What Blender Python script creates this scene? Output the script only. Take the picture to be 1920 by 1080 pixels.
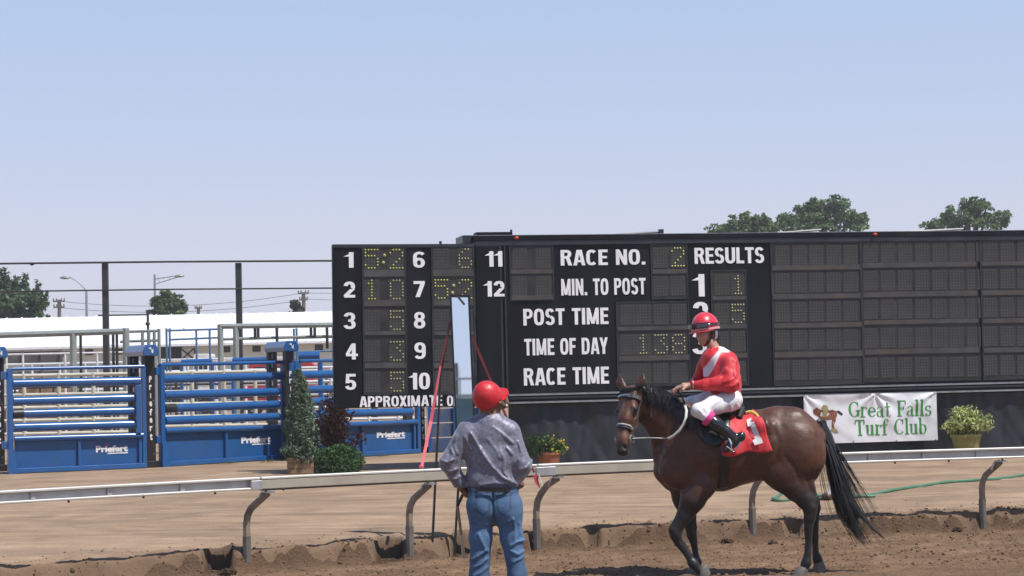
import bpy, bmesh, math, random
import numpy as np
from mathutils import Vector, Matrix
random.seed(7); RNG = np.random.default_rng(11)
for _o in list(bpy.data.objects): bpy.data.objects.remove(_o)
SC = bpy.context.scene
COL = SC.collection
# ------------------------------------------------------------------ camera
F = 3700.0                     # focal length in pixels of the 1920 px wide photograph
CAM = Vector((0, 0, 1.95))
PITCH = math.radians(2.24); ROLL = math.radians(-1.26)
RC = Matrix.Rotation(math.pi/2 + PITCH, 3, 'X') @ Matrix.Rotation(ROLL, 3, 'Z')
cd = bpy.data.cameras.new('camera'); cam = bpy.data.objects.new('camera', cd); COL.objects.link(cam)
cam.location = CAM; cam.rotation_euler = RC.to_euler()
cd.sensor_width = 36; cd.lens = F/1920*36; cd.clip_end = 9000; cd.clip_start = .1
SC.camera = cam
# ------------------------------------------------------------------ light
SUN_EL, SUN_AZ = math.radians(60), math.radians(57)      # azimuth: to the right of straight behind the camera
sv = Vector((math.cos(SUN_EL)*math.sin(SUN_AZ), -math.cos(SUN_EL)*math.cos(SUN_AZ), math.sin(SUN_EL)))
w = bpy.data.worlds.new('World'); SC.world = w; w.use_nodes = True
nt = w.node_tree; bg = nt.nodes['Background']
sky = nt.nodes.new('ShaderNodeTexSky'); sky.sky_type = 'NISHITA'; sky.sun_disc = False
sky.sun_elevation = SUN_EL; sky.sun_rotation = math.atan2(sv.x, sv.y)
sky.air_density = 1.0; sky.dust_density = 2.2; sky.ozone_density = 2.5; sky.altitude = 900
# summer smoke: the same pale lavender veil all round the horizon, thinning with height
tcw = nt.nodes.new('ShaderNodeTexCoord'); sx_ = nt.nodes.new('ShaderNodeSeparateXYZ'); nt.links.new(tcw.outputs['Generated'], sx_.inputs[0])
ab = nt.nodes.new('ShaderNodeMath'); ab.operation = 'ABSOLUTE'; nt.links.new(sx_.outputs[2], ab.inputs[0])
ml = nt.nodes.new('ShaderNodeMath'); ml.operation = 'MULTIPLY'; ml.inputs[1].default_value = -2.0; nt.links.new(ab.outputs[0], ml.inputs[0])
ex = nt.nodes.new('ShaderNodeMath'); ex.operation = 'EXPONENT'; nt.links.new(ml.outputs[0], ex.inputs[0])
mk = nt.nodes.new('ShaderNodeMath'); mk.operation = 'MULTIPLY_ADD'; mk.inputs[1].default_value = .5; mk.inputs[2].default_value = .45; nt.links.new(ex.outputs[0], mk.inputs[0])
rpw = nt.nodes.new('ShaderNodeValToRGB'); nt.links.new(ab.outputs[0], rpw.inputs[0]); ce = rpw.color_ramp.elements
WS = .13
def _c(r): return tuple(v/WS/10 for v in r)+(1,)
ce[0].position = 0; ce[0].color = _c((.72, .715, .84)); ce[1].position = .5; ce[1].color = _c((.13, .24, .50))
for p_, c_ in ((.055, (.68, .70, .85)), (.12, (.57, .655, .87)), (.19, (.50, .635, .89))):
    e_ = ce.new(p_); e_.color = _c(c_)
sc10 = nt.nodes.new('ShaderNodeVectorMath'); sc10.operation = 'SCALE'; sc10.inputs['Scale'].default_value = 10; nt.links.new(rpw.outputs[0], sc10.inputs[0])
mxw = nt.nodes.new('ShaderNodeMix'); mxw.data_type = 'RGBA'; nt.links.new(mk.outputs[0], mxw.inputs['Factor'])
nt.links.new(sky.outputs[0], mxw.inputs[6]); nt.links.new(sc10.outputs[0], mxw.inputs[7])
nt.links.new(mxw.outputs[2], bg.inputs[0]); bg.inputs[1].default_value = WS
sd = bpy.data.lights.new('sun', 'SUN'); so = bpy.data.objects.new('sun', sd); COL.objects.link(so)
sd.energy = 5.0; sd.angle = math.radians(.53); sd.color = (1, .955, .89)
so.rotation_euler = sv.to_track_quat('Z', 'Y').to_euler(); so.location = (30, -20, 60)
vs = SC.view_settings; vs.view_transform = 'Standard'; vs.look = 'None'; vs.exposure = 0.0; vs.gamma = 1
vs.use_curve_mapping = False
SC.render.engine = 'CYCLES'
# ------------------------------------------------------------------ pixel -> place
def ray(px, py):
    return RC @ Vector(((px-960)/F, -(py-540)/F, -1))
def at(px, py, Y):
    d = ray(px, py); return CAM + d*(Y/d.y)
def onground(px, py, z=0.0):
    d = ray(px, py); return CAM + d*((z-CAM.z)/d.z)
class Frame:
    """an upright plane in the place: o origin, u along it, v up, n towards the track"""
    def __init__(s, o, u, v=None):
        s.o = Vector(o); s.u = Vector(u).normalized(); s.v = Vector(v or (0, 0, 1)).normalized()
        s.n = s.u.cross(s.v).normalized()
    def uz(s, px, py, n=0.0):
        d = ray(px, py); k = ((s.o + s.n*n) - CAM).dot(s.n)/d.dot(s.n)
        p = CAM + d*k - s.o
        return p.dot(s.u), p.dot(s.v)
    def pt(s, u, z, n=0.0): return s.o + s.u*u + s.v*z + s.n*n
# ------------------------------------------------------------------ materials
def lin(c): return tuple((x/12.92 if x <= .04045 else ((x+.055)/1.055)**2.4) for x in (v/255 for v in c))
MATS = {}
def mat(name, col, rough=.6, metal=0, var=.15, scale=8, bump=0, bscale=40, attr=False, spec=.5, coat=0, emit=0, trans=0, detail=4, stretch=None, dirt=None, sheen=0, rvar=0):
    if name in MATS: return MATS[name]
    m = bpy.data.materials.new(name); m.use_nodes = True; MATS[name] = m
    n = m.node_tree.nodes; l = m.node_tree.links; b = n['Principled BSDF']
    b.inputs['Roughness'].default_value = rough; b.inputs['Metallic'].default_value = metal
    b.inputs['Specular IOR Level'].default_value = spec
    b.inputs['Coat Weight'].default_value = coat; b.inputs['Coat Roughness'].default_value = .15
    b.inputs['Sheen Weight'].default_value = sheen
    tc = n.new('ShaderNodeTexCoord'); src = tc.outputs['Object']
    if stretch:
        mp = n.new('ShaderNodeMapping'); mp.inputs['Scale'].default_value = stretch
        l.new(src, mp.inputs[0]); src = mp.outputs[0]
    nz = n.new('ShaderNodeTexNoise'); nz.inputs['Scale'].default_value = scale; nz.inputs['Detail'].default_value = detail
    l.new(src, nz.inputs['Vector'])
    if attr:
        a = n.new('ShaderNodeAttribute'); a.attribute_name = 'Col'; base = a.outputs['Color']
    else:
        r = n.new('ShaderNodeRGB'); r.outputs[0].default_value = (*col, 1); base = r.outputs[0]
    mr = n.new('ShaderNodeMapRange'); mr.inputs['From Min'].default_value = .3; mr.inputs['From Max'].default_value = .7
    mr.inputs['To Min'].default_value = 1-var; mr.inputs['To Max'].default_value = 1+var
    l.new(nz.outputs['Fac'], mr.inputs['Value'])
    mx = n.new('ShaderNodeVectorMath'); mx.operation = 'SCALE'
    l.new(base, mx.inputs[0]); l.new(mr.outputs[0], mx.inputs['Scale'])
    out = mx.outputs[0]
    if dirt:      # dust or rust patches of their own shape: (colour, amount 0..1, scale)
        n2 = n.new('ShaderNodeTexNoise'); n2.inputs['Scale'].default_value = dirt[2]; n2.inputs['Detail'].default_value = 6
        l.new(src, n2.inputs['Vector'])
        rr = n.new('ShaderNodeMapRange'); rr.inputs['From Min'].default_value = .48; rr.inputs['From Max'].default_value = .72
        rr.inputs['To Max'].default_value = dirt[1]; l.new(n2.outputs['Fac'], rr.inputs['Value'])
        mm = n.new('ShaderNodeMix'); mm.data_type = 'RGBA'; l.new(rr.outputs[0], mm.inputs['Factor'])
        l.new(out, mm.inputs[6]); mm.inputs[7].default_value = (*dirt[0], 1); out = mm.outputs[2]
    l.new(out, b.inputs['Base Color'])
    if rvar:
        rn = n.new('ShaderNodeTexNoise'); rn.inputs['Scale'].default_value = scale*.6; rn.inputs['Detail'].default_value = 6; l.new(src, rn.inputs['Vector'])
        r2 = n.new('ShaderNodeMapRange'); r2.inputs['From Min'].default_value = .32; r2.inputs['From Max'].default_value = .68; r2.inputs['To Min'].default_value = rough-rvar; r2.inputs['To Max'].default_value = rough+rvar
        l.new(rn.outputs['Fac'], r2.inputs['Value']); l.new(r2.outputs[0], b.inputs['Roughness'])
    if bump:
        nb = n.new('ShaderNodeTexNoise'); nb.inputs['Scale'].default_value = bscale; nb.inputs['Detail'].default_value = 5
        l.new(src, nb.inputs['Vector'])
        bp = n.new('ShaderNodeBump'); bp.inputs['Strength'].default_value = min(1, bump); bp.inputs['Distance'].default_value = .02
        l.new(nb.outputs['Fac'], bp.inputs['Height']); l.new(bp.outputs[0], b.inputs['Normal'])
    if emit:
        l.new(out, b.inputs['Emission Color']); b.inputs['Emission Strength'].default_value = emit
    if trans:
        tr = n.new('ShaderNodeBsdfTranslucent'); l.new(out, tr.inputs[0])
        ms = n.new('ShaderNodeMixShader'); ms.inputs[0].default_value = trans
        l.new(b.outputs[0], ms.inputs[1]); l.new(tr.outputs[0], ms.inputs[2])
        l.new(ms.outputs[0], n['Material Output'].inputs[0])
    return m
# ------------------------------------------------------------------ object helpers
def tag(o, label=None, cat=None, group=None, kind=None):
    if label: o['label'] = label
    if cat: o['category'] = cat
    if group: o['group'] = group
    if kind: o['kind'] = kind
    return o
BASE = {}
def thing(name, loc, label, cat, group=None):
    o = bpy.data.objects.new(name, None); COL.objects.link(o); o.location = loc; o.empty_display_size = .2
    BASE[o.name] = Vector(loc); return tag(o, label, cat, group)
def link(name, me, parent=None, loc=None, m=None, smooth=False):
    if m and not me.materials: me.materials.append(m)
    if smooth: me.polygons.foreach_set('use_smooth', [True]*len(me.polygons))
    o = bpy.data.objects.new(name, me); COL.objects.link(o)
    if parent: o.parent = parent; BASE[o.name] = BASE[parent.name]
    else: BASE[o.name] = Vector((0, 0, 0))
    if loc is not None: o.location = loc
    return o
def mesh_np(name, V, Fc, cols=None):
    me = bpy.data.meshes.new(name)
    V = np.asarray(V, dtype=np.float32); Fc = np.asarray(Fc, dtype=np.int32)
    k = Fc.shape[1]
    me.vertices.add(len(V)); me.vertices.foreach_set('co', V.ravel())
    me.loops.add(Fc.size); me.loops.foreach_set('vertex_index', Fc.ravel())
    me.polygons.add(len(Fc)); me.polygons.foreach_set('loop_start', np.arange(0, Fc.size, k, dtype=np.int32))
    me.update(calc_edges=True)
    if cols is not None:
        c = np.ones((len(V), 4), np.float32); c[:, :3] = cols
        a = me.color_attributes.new('Col', 'FLOAT_COLOR', 'POINT'); a.data.foreach_set('color', c.ravel())
    me.validate()
    return me
class MB:
    def __init__(s): s.v = []; s.f = []
    def add(s, vs, fs):
        b = len(s.v); s.v += [Vector(p) for p in vs]; s.f += [tuple(i+b for i in f) for f in fs]; return s
    def hexa(s, p):           # 8 corners: 0-3 bottom ring, 4-7 top ring
        return s.add(p, [(0, 3, 2, 1), (4, 5, 6, 7), (0, 1, 5, 4), (1, 2, 6, 5), (2, 3, 7, 6), (3, 0, 4, 7)])
    def box(s, c, d, R=None, bev=0):
        c = Vector(c); h = [x/2 for x in d]
        pts = [Vector((x*h[0], y*h[1], z*h[2])) for z in (-1, 1) for x, y in ((-1, -1), (1, -1), (1, 1), (-1, 1))]
        if R is not None: pts = [R @ p for p in pts]
        return s.hexa([c+p for p in pts])
    def fbox(s, fr, u0, u1, z0, z1, n0, n1):   # box in a Frame
        q = [fr.pt(u, z, n) for z in (z0, z1) for u, n in ((u0, n1), (u1, n1), (u1, n0), (u0, n0))]
        return s.hexa(q)
    def tube(s, path, r, n=8, cap=True, flat=None):
        path = [Vector(p) for p in path]; m = len(path)
        rs = r if isinstance(r, (list, tuple)) else [r]*m
        rings = []; up = None
        for i, p in enumerate(path):
            t = (path[min(i+1, m-1)] - path[max(i-1, 0)])
            if t.length < 1e-9: t = Vector((0, 0, 1))
            t.normalize()
            if up is None:
                up = Vector((0, 0, 1)) if abs(t.z) < .9 else Vector((0, 1, 0))
                if flat is not None: up = Vector(flat)
            a = t.cross(up)
            if a.length < 1e-6: a = t.orthogonal()
            a.normalize(); b = a.cross(t).normalized(); up = b
            ka, kb = (1, 1)
            rings.append([p + (a*math.cos(2*math.pi*k/n)*ka + b*math.sin(2*math.pi*k/n)*kb)*rs[i] for k in range(n)])
        vs = [q for ring in rings for q in ring]; fs = []
        for i in range(m-1):
            for k in range(n):
                k2 = (k+1) % n; fs.append((i*n+k, i*n+k2, (i+1)*n+k2, (i+1)*n+k))
        if cap: fs += [tuple(range(n-1, -1, -1)), tuple((m-1)*n+k for k in range(n))]
        return s.add(vs, fs)
    def strap(s, path, nrm, wd, th):     # flat strip with thickness following a path; nrm = list of outward normals
        path = [Vector(p) for p in path]; m = len(path); vs = []; fs = []
        for i, p in enumerate(path):
            t = (path[min(i+1, m-1)]-path[max(i-1, 0)]).normalized()
            nn = Vector(nrm[i] if isinstance(nrm, list) else nrm); sd_ = t.cross(nn).normalized(); nn = sd_.cross(t).normalized()
            w_ = wd[i] if isinstance(wd, list) else wd
            vs += [p - sd_*w_/2, p + sd_*w_/2, p + sd_*w_/2 + nn*th, p - sd_*w_/2 + nn*th]
        for i in range(m-1):
            for k in range(4):
                k2 = (k+1) % 4; fs.append((i*4+k, i*4+k2, i*4+4+k2, i*4+4+k))
        fs += [(3, 2, 1, 0), tuple((m-1)*4+k for k in range(4))]
        return s.add(vs, fs)
    def ball(s, c, r, n=8, m=6, R=None):
        c = Vector(c); r = r if isinstance(r, (tuple, list)) else (r, r, r); vs = []; fs = []
        for j in range(1, m):
            th = math.pi*j/m
            for k in range(n):
                ph = 2*math.pi*k/n
                q = Vector((r[0]*math.sin(th)*math.cos(ph), r[1]*math.sin(th)*math.sin(ph), r[2]*math.cos(th)))
                vs.append(c + (R @ q if R is not None else q))
        top = len(vs); q = Vector((0, 0, r[2])); vs += [c + (R @ q if R is not None else q), c - (R @ q if R is not None else q)]
        for j in range(m-2):
            for k in range(n):
                k2 = (k+1) % n; fs.append((j*n+k, j*n+n+k, j*n+n+k2, j*n+k2))
        for k in range(n):
            k2 = (k+1) % n; fs.append((top, k, k2)); fs.append((top+1, (m-2)*n+k2, (m-2)*n+k))
        return s.add(vs, fs)
    def build(s, name, m, parent=None, smooth=False, label=None, kind=None, bev=0, loc=None):
        b = BASE[parent.name] if parent else (Vector(loc) if loc is not None else Vector((0, 0, 0)))
        me = bpy.data.meshes.new(name); me.from_pydata([p-b for p in s.v], [], s.f); me.update()
        bm = bmesh.new(); bm.from_mesh(me); bmesh.ops.recalc_face_normals(bm, faces=bm.faces)
        if bev:
            es = [e for e in bm.edges if len(e.link_faces) == 2 and e.calc_face_angle(0) > .6]
            bmesh.ops.bevel(bm, geom=es, offset=bev, segments=1, profile=.5, affect='EDGES', clamp_overlap=True)
        bm.to_mesh(me); bm.free()
        o = link(name, me, parent, None if parent else b, m, smooth)
        if not parent: BASE[o.name] = b
        if smooth:
            try:
                for p in me.polygons: p.use_smooth = True
                me.set_sharp_from_angle(angle=.7)
            except Exception: pass
        return tag(o, label, kind=kind)
def copy_tree(o, parent=None, delta=None):
    c = o.copy(); COL.objects.link(c); BASE[c.name] = BASE[o.name]
    if parent: c.parent = parent
    for ch in list(o.children): copy_tree(ch, c)
    return c
# ------------------------------------------------------------------ noise
def _hash(i, j, k):
    h = (i*374761393 + j*668265263 + k*2147483647 + 1013904223) & 0xffffffff
    h = ((h ^ (h >> 13))*1274126177) & 0xffffffff
    return ((h ^ (h >> 16)) & 0xffff)/65535.0
def vn(x, y, z=None):
    x = np.asarray(x, float); y = np.asarray(y, float); z = np.zeros_like(x) if z is None else np.asarray(z, float)
    x, y, z = np.broadcast_arrays(x, y, z)
    i = np.floor(x).astype(np.int64); j = np.floor(y).astype(np.int64); k = np.floor(z).astype(np.int64)
    fx, fy, fz = x-i, y-j, z-k
    fx, fy, fz = (f*f*(3-2*f) for f in (fx, fy, fz)); r = 0
    for a in (0, 1):
        for b in (0, 1):
            for c in (0, 1):
                r = r + _hash(i+a, j+b, k+c)*(fx if a else 1-fx)*(fy if b else 1-fy)*(fz if c else 1-fz)
    return r*2-1
def fbm(x, y, z=None, o=4):
    r = 0; a = 1.; f = 1.
    for q in range(o):
        r = r + a*vn(x*f+17.3*q, y*f-5.1*q, None if z is None else z*f+9.7*q); a *= .5; f *= 2.03
    return r
# ------------------------------------------------------------------ smooth bodies (signed distance -> mesh)
def sm(a, b, k):
    h = np.maximum(k-np.abs(a-b), 0)/k
    return np.minimum(a, b) - h*h*k*.25
class Field:
    def __init__(s, lo, hi, h):
        s.lo = np.array(lo, float); s.h = h; s.n = np.ceil((np.array(hi)-s.lo)/h).astype(int)+1
        s.ax = [s.lo[i]+h*np.arange(s.n[i]) for i in range(3)]
        s.D = np.full(s.n, .5, np.float32)
    def grids(s): return np.meshgrid(*s.ax, indexing='ij', sparse=True)
    def add(s, a, b, ra, rb=None, k=.03, ax=(0, 1, 0), lat=1.0, cut=False):
        a = np.array(a, float); b = np.array(b, float); rb = ra if rb is None else rb
        R = max(ra, rb)*max(1, lat)+k+2.5*s.h
        i0 = np.maximum(np.floor((np.minimum(a, b)-R-s.lo)/s.h).astype(int), 0)
        i1 = np.minimum(np.ceil((np.maximum(a, b)+R-s.lo)/s.h).astype(int)+1, s.n)
        if (i1 <= i0).any(): return s
        X = np.meshgrid(*[s.ax[q][i0[q]:i1[q]] for q in range(3)], indexing='ij', sparse=True)
        ab = b-a; L2 = max(ab.dot(ab), 1e-12)
        t = sum((X[q]-a[q])*ab[q] for q in range(3))/L2; t = np.clip(t, 0, 1)
        w = [X[q]-a[q]-t*ab[q] for q in range(3)]
        if lat != 1:
            axn = np.array(ax, float); axn /= np.linalg.norm(axn)
            wl = sum(w[q]*axn[q] for q in range(3))*(1/lat-1)
            w = [w[q]+axn[q]*wl for q in range(3)]
        d = np.sqrt(w[0]**2+w[1]**2+w[2]**2)-(ra+(rb-ra)*t)
        sl = tuple(slice(i0[q], i1[q]) for q in range(3))
        s.D[sl] = -sm(-s.D[sl], d, k) if cut else sm(s.D[sl], d, k)
        return s
    def chain(s, pts, rs, k=.03, ax=(0, 1, 0), lat=1.0):
        for i in range(len(pts)-1): s.add(pts[i], pts[i+1], rs[i], rs[i+1], k, ax, lat)
        return s
    def folds(s, lines, ymax=None, axis='y'):
        """cloth folds: lines = [(polyline of (x, z), height, width)], pushed out of the surface"""
        gx, gz = s.ax[0][:, None], s.ax[2][None, :]; acc = np.zeros((s.n[0], s.n[2]))
        for pl, amp, wd in lines:
            best = np.full(acc.shape, 9.)
            for (x0, z0), (x1, z1) in zip(pl[:-1], pl[1:]):
                dx, dz = x1-x0, z1-z0; L = max(dx*dx+dz*dz, 1e-9)
                t = np.clip(((gx-x0)*dx+(gz-z0)*dz)/L, 0, 1)
                best = np.minimum(best, np.hypot(gx-x0-t*dx, gz-z0-t*dz))
            acc += amp*np.exp(-(best/wd)**2)
        m = 1.0 if ymax is None else (s.ax[1] < ymax).astype(float)[None, :, None]
        s.D -= (acc[:, None, :]*m).astype(np.float32); return s
    def noise(s, amp, sc, o=3, off=0, st=(1, 1, 1)):
        near = np.argwhere(np.abs(s.D) < amp*2.5+s.h*2)
        p = s.lo+near*s.h
        s.D[tuple(near.T)] -= amp*fbm(p[:, 0]*sc*st[0]+off, p[:, 1]*sc*st[1], p[:, 2]*sc*st[2], o); return s
    def clip(s, p, nrm):     # keep the side the normal points away from
        X = s.grids(); nrm = np.array(nrm, float); nrm /= np.linalg.norm(nrm)
        s.D = np.maximum(s.D, sum((X[q]-p[q])*nrm[q] for q in range(3)).astype(np.float32)); return s
    def near_y(s, x, z, off=0.0):
        """y of the surface seen from the track side at (x, z)"""
        fx = min(max((x-s.lo[0])/s.h, 0), s.n[0]-1.001); fz = min(max((z-s.lo[2])/s.h, 0), s.n[2]-1.001); i, k = int(fx), int(fz); fx -= i; fz -= k
        c = s.D[i, :, k]*(1-fx)*(1-fz)+s.D[i+1, :, k]*fx*(1-fz)+s.D[i, :, k+1]*(1-fx)*fz+s.D[i+1, :, k+1]*fx*fz
        if not (c < 0).any(): return None
        ii = np.argmax(c < 0)
        if ii == 0: return s.ax[1][0]-off
        t = c[ii-1]/(c[ii-1]-c[ii]); return s.ax[1][ii-1]+t*s.h-off
    def val(s, p):
        q = (np.asarray(p)-s.lo)/s.h; i = np.clip(np.floor(q).astype(int), 0, s.n-2); f = np.clip(q-i, 0, 1); r = 0
        for a in (0, 1):
            for b in (0, 1):
                for c in (0, 1):
                    r = r + s.D[i[..., 0]+a, i[..., 1]+b, i[..., 2]+c]*(f[..., 0] if a else 1-f[..., 0])*(f[..., 1] if b else 1-f[..., 1])*(f[..., 2] if c else 1-f[..., 2])
        return r
    def mesh(s, smooth=1):
        D = s.D; S = D < 0
        c = [S[a:s.n[0]-1+a, b:s.n[1]-1+b, e:s.n[2]-1+e] for a in (0, 1) for b in (0, 1) for e in (0, 1)]
        cnt = sum(q.astype(np.int8) for q in c); act = (cnt > 0) & (cnt < 8)
        idx = np.argwhere(act); N = len(idx)
        offs = np.array([(a, b, e) for a in (0, 1) for b in (0, 1) for e in (0, 1)])
        cv = np.stack([D[idx[:, 0]+o[0], idx[:, 1]+o[1], idx[:, 2]+o[2]] for o in offs], 1)
        pos = np.zeros((N, 3)); num = np.zeros(N)
        for p in range(8):
            for q in range(p+1, 8):
                if np.abs(offs[p]-offs[q]).sum() != 1: continue
                m = (cv[:, p] < 0) != (cv[:, q] < 0)
                t = np.where(m, cv[:, p]/np.where(m, cv[:, p]-cv[:, q], 1), 0)
                pos += np.where(m[:, None], offs[p]+t[:, None]*(offs[q]-offs[p]), 0); num += m
        V = s.lo+s.h*(idx+pos/num[:, None])
        vi = np.full(act.shape, -1, np.int64); vi[tuple(idx.T)] = np.arange(N); Q = []
        for A in range(3):
            sl0 = [slice(None)]*3; sl1 = [slice(None)]*3; sl0[A] = slice(0, -1); sl1[A] = slice(1, None)
            ch = S[tuple(sl0)] != S[tuple(sl1)]; e = np.argwhere(ch)
            B, C = (A+1) % 3, (A+2) % 3
            ok = (e[:, B] > 0) & (e[:, C] > 0) & (e[:, B] < s.n[B]-1) & (e[:, C] < s.n[C]-1); e = e[ok]
            ins = S[tuple(e.T)]
            def g(db, dc):
                f = e.copy(); f[:, B] -= db; f[:, C] -= dc; return vi[tuple(f.T)]
            q = np.stack([g(1, 1), g(0, 1), g(0, 0), g(1, 0)], 1)
            q[~ins] = q[~ins][:, ::-1]; Q.append(q)
        Q = np.concatenate(Q); Q = Q[(Q >= 0).all(1)]
        for _ in range(smooth):
            acc = np.zeros_like(V); n_ = np.zeros(len(V))
            for a in range(4):
                i, j = Q[:, a], Q[:, (a+1) % 4]
                np.add.at(acc, i, V[j]); np.add.at(acc, j, V[i]); np.add.at(n_, i, 1); np.add.at(n_, j, 1)
            V = .5*V+.5*acc/np.maximum(n_, 1)[:, None]
        return V, Q
def body(name, fld, m, parent, cols=None, smooth=1, extra=None):
    V, Q = fld.mesh(smooth)
    c = cols(V) if cols else None
    if extra:                      # (V, Q, cols) of finer pieces rooted inside, same object
        for V2, Q2, c2 in extra:
            Q = np.concatenate([Q, Q2+len(V)]); V = np.concatenate([V, V2])
            if c is not None: c = np.concatenate([c, c2])
    b = np.array(BASE[parent.name])
    return link(name, mesh_np(name, V-b, Q, c), parent, None, m, True)
# ------------------------------------------------------------------ lettering
def text_mesh(txt, bold=.03, ext=.004, spacing=1.0):
    cu = bpy.data.curves.new('lettering', 'FONT'); cu.body = txt; cu.size = 1; cu.offset = bold; cu.extrude = ext
    cu.resolution_u = 3; cu.space_character = spacing
    o = bpy.data.objects.new('lettering', cu); COL.objects.link(o)
    dg = bpy.context.evaluated_depsgraph_get(); dg.update()
    me = bpy.data.meshes.new_from_object(o.evaluated_get(dg))
    bpy.data.objects.remove(o); bpy.data.curves.remove(cu)
    return me
def text_on(fr, txt, u0, u1, z0, z1, n, m, parent, bold=.03, warp=None, ext=.006, name='lettering', spacing=1.0, skew=0):
    me = text_mesh(txt, bold, ext, spacing)
    co = np.array([v.co[:] for v in me.vertices]); lo = co.min(0); hi = co.max(0)
    b = BASE[parent.name]
    for v in me.vertices:
        a = (v.co.x-lo[0])/(hi[0]-lo[0]); c = (v.co.y-lo[1])/(hi[1]-lo[1])
        u = u0+a*(u1-u0)+skew*(c-.5); z = z0+c*(z1-z0); e = n+v.co.z
        if warp: e += warp(u, z)
        v.co = fr.pt(u, z, e)-b
    return link(name, me, parent, None, m)
# ------------------------------------------------------------------ foliage
def leaves(pts, size, col, var=.35, asp=.55, up=0.0, rng=RNG, out=None, keep=.75):
    """many small leaves: pts (n,3) -> verts, quads, colours; out = directions the leaf faces lean towards"""
    n = len(pts)
    nm = rng.normal(size=(n, 3))*keep
    if out is not None: nm += out
    nm[:, 2] += .45; nm /= np.linalg.norm(nm, axis=1)[:, None]
    d = rng.normal(size=(n, 3)); d[:, 2] += up; d -= nm*(d*nm).sum(1)[:, None]; d /= np.linalg.norm(d, axis=1)[:, None]
    e = np.cross(nm, d)
    s = size*(.6+.8*rng.random(n))[:, None]
    V = np.stack([pts-d*s*.5, pts+e*s*asp*.5, pts+d*s*.5, pts-e*s*asp*.5], 1).reshape(-1, 3)
    Q = np.arange(n*4).reshape(-1, 4)
    b = (1+var*(rng.random(n)*2-1))[:, None]; hue = (rng.random(n)*2-1)[:, None]*np.array([.18, .05, -.1])
    c = np.array(col)*b*(1+hue)
    return V, Q, np.repeat(np.clip(c, 0, 1), 4, 0)
def lobes_pts(lobes, n, rng=RNG, shell=.45):
    """points spread through ellipsoid lobes (cx,cy,cz,rx,ry,rz), denser near their outside"""
    L = np.array(lobes, float); wts = (L[:, 3]*L[:, 5]*L[:, 4])**.7; wts /= wts.sum()
    k = rng.choice(len(L), n, p=wts); d = rng.normal(size=(n, 3)); d /= np.linalg.norm(d, axis=1)[:, None]
    r = rng.random(n)**shell
    return L[k, :3]+d*r[:, None]*L[k, 3:6]
# ================================================================== GROUND
IZ = .25                                   # the infield lies a kerb's height above the harrowed track
BX = np.array([onground(*p).x for p in ((462, 1072), (770, 1047), (1007, 1033), (1414, 1013), (1842, 993))])
BY = np.array([onground(*p).y for p in ((462, 1072), (770, 1047), (1007, 1033), (1414, 1013), (1842, 993))])
_cf = np.polyfit(BX, BY, 2)
_x0, _x1 = -5.5, 7.5
def foot(x):                               # line of the foot of the bank
    x = np.asarray(x, float); xc = np.clip(x, _x0, _x1); s0 = 2*_cf[0]*xc+_cf[1]
    e = np.clip(x-xc, -8, 8); return np.polyval(_cf, xc)+s0*e
def slope(x): return float(2*_cf[0]*np.clip(x, _x0, _x1)+_cf[1])
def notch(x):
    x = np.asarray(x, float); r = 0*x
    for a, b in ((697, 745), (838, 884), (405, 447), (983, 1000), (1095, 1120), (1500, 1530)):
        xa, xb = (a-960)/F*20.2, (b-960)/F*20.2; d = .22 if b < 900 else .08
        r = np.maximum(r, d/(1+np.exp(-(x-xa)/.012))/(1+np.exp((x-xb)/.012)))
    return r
def bank_h(x, t):
    nn = notch(x); j = .035*fbm(x*1.9, t*.4+3, None, 4)+.03*vn(x*7, t*3)+.022*vn(x*17, t*9)
    wd = .09+.07*np.maximum(vn(x*.9, x*0+4), 0)+.05*np.clip((-2.2-x)/1.2, 0, 1)-.12*np.clip(nn*4, 0, 1)
    k = np.clip((t+.05-nn*1.5+j)/np.maximum(wd, .05), 0, 1); s = k*k*(3-2*k)
    top = .19+.06*np.clip(t/4, 0, 1)
    lip = .03*np.exp(-((k-1.0)/.35)**2)*(vn(x*5, t*5)+.3)
    return top*s+lip*(t < .9)*(t > -.3)
def ground_z(x, t):
    x = np.asarray(x, float); t = np.asarray(t, float)
    z = bank_h(x, t)
    trk = np.clip(1-(t+.12)/.2, 0, 1)                     # harrowed part
    nearb = np.exp(-((t-.1)/.45)**2)
    fine = (np.abs(x) < 12)*(t < 14)*(t > -8)
    z = z+fine*(trk*(.013*fbm(x*4, t*7, None, 4)+.013*fbm(x*19, t*23, None, 2)) + nearb*(.013*fbm(x*6, t*6, None, 4)+.013*np.abs(vn(x*21, t*21))) + (1-trk)*(.008*fbm(x*1.1, t*5, None, 4)))
    return z
def axis(*segs):
    r = []
    for a, b, st in segs: r += list(np.arange(a, b-1e-6, st))
    return np.array(r+[segs[-1][1]])
def sheet(name, xs, ts, m):
    X, T = np.meshgrid(xs, ts, indexing='ij'); Y = foot(X)+T; Z = ground_z(X, T)
    notch_shade = np.clip(notch(X)*6, 0, 1)*np.exp(-((T-.12)/.25)**2)  # mask for the rail's shadow painted into the bank hollows
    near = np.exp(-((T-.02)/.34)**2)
    c = np.stack([notch_shade, near, 0*notch_shade], -1).reshape(-1, 3)
    V = np.stack([X, Y, Z], -1).reshape(-1, 3); n = len(ts)
    i = np.arange(len(xs)-1)[:, None]*n+np.arange(n-1)[None, :]; i = i.ravel()
    Q = np.stack([i, i+n, i+n+1, i+1], 1)
    return tag(link(name, mesh_np(name, V, Q, c), None, None, m, True), kind='structure')
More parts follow.
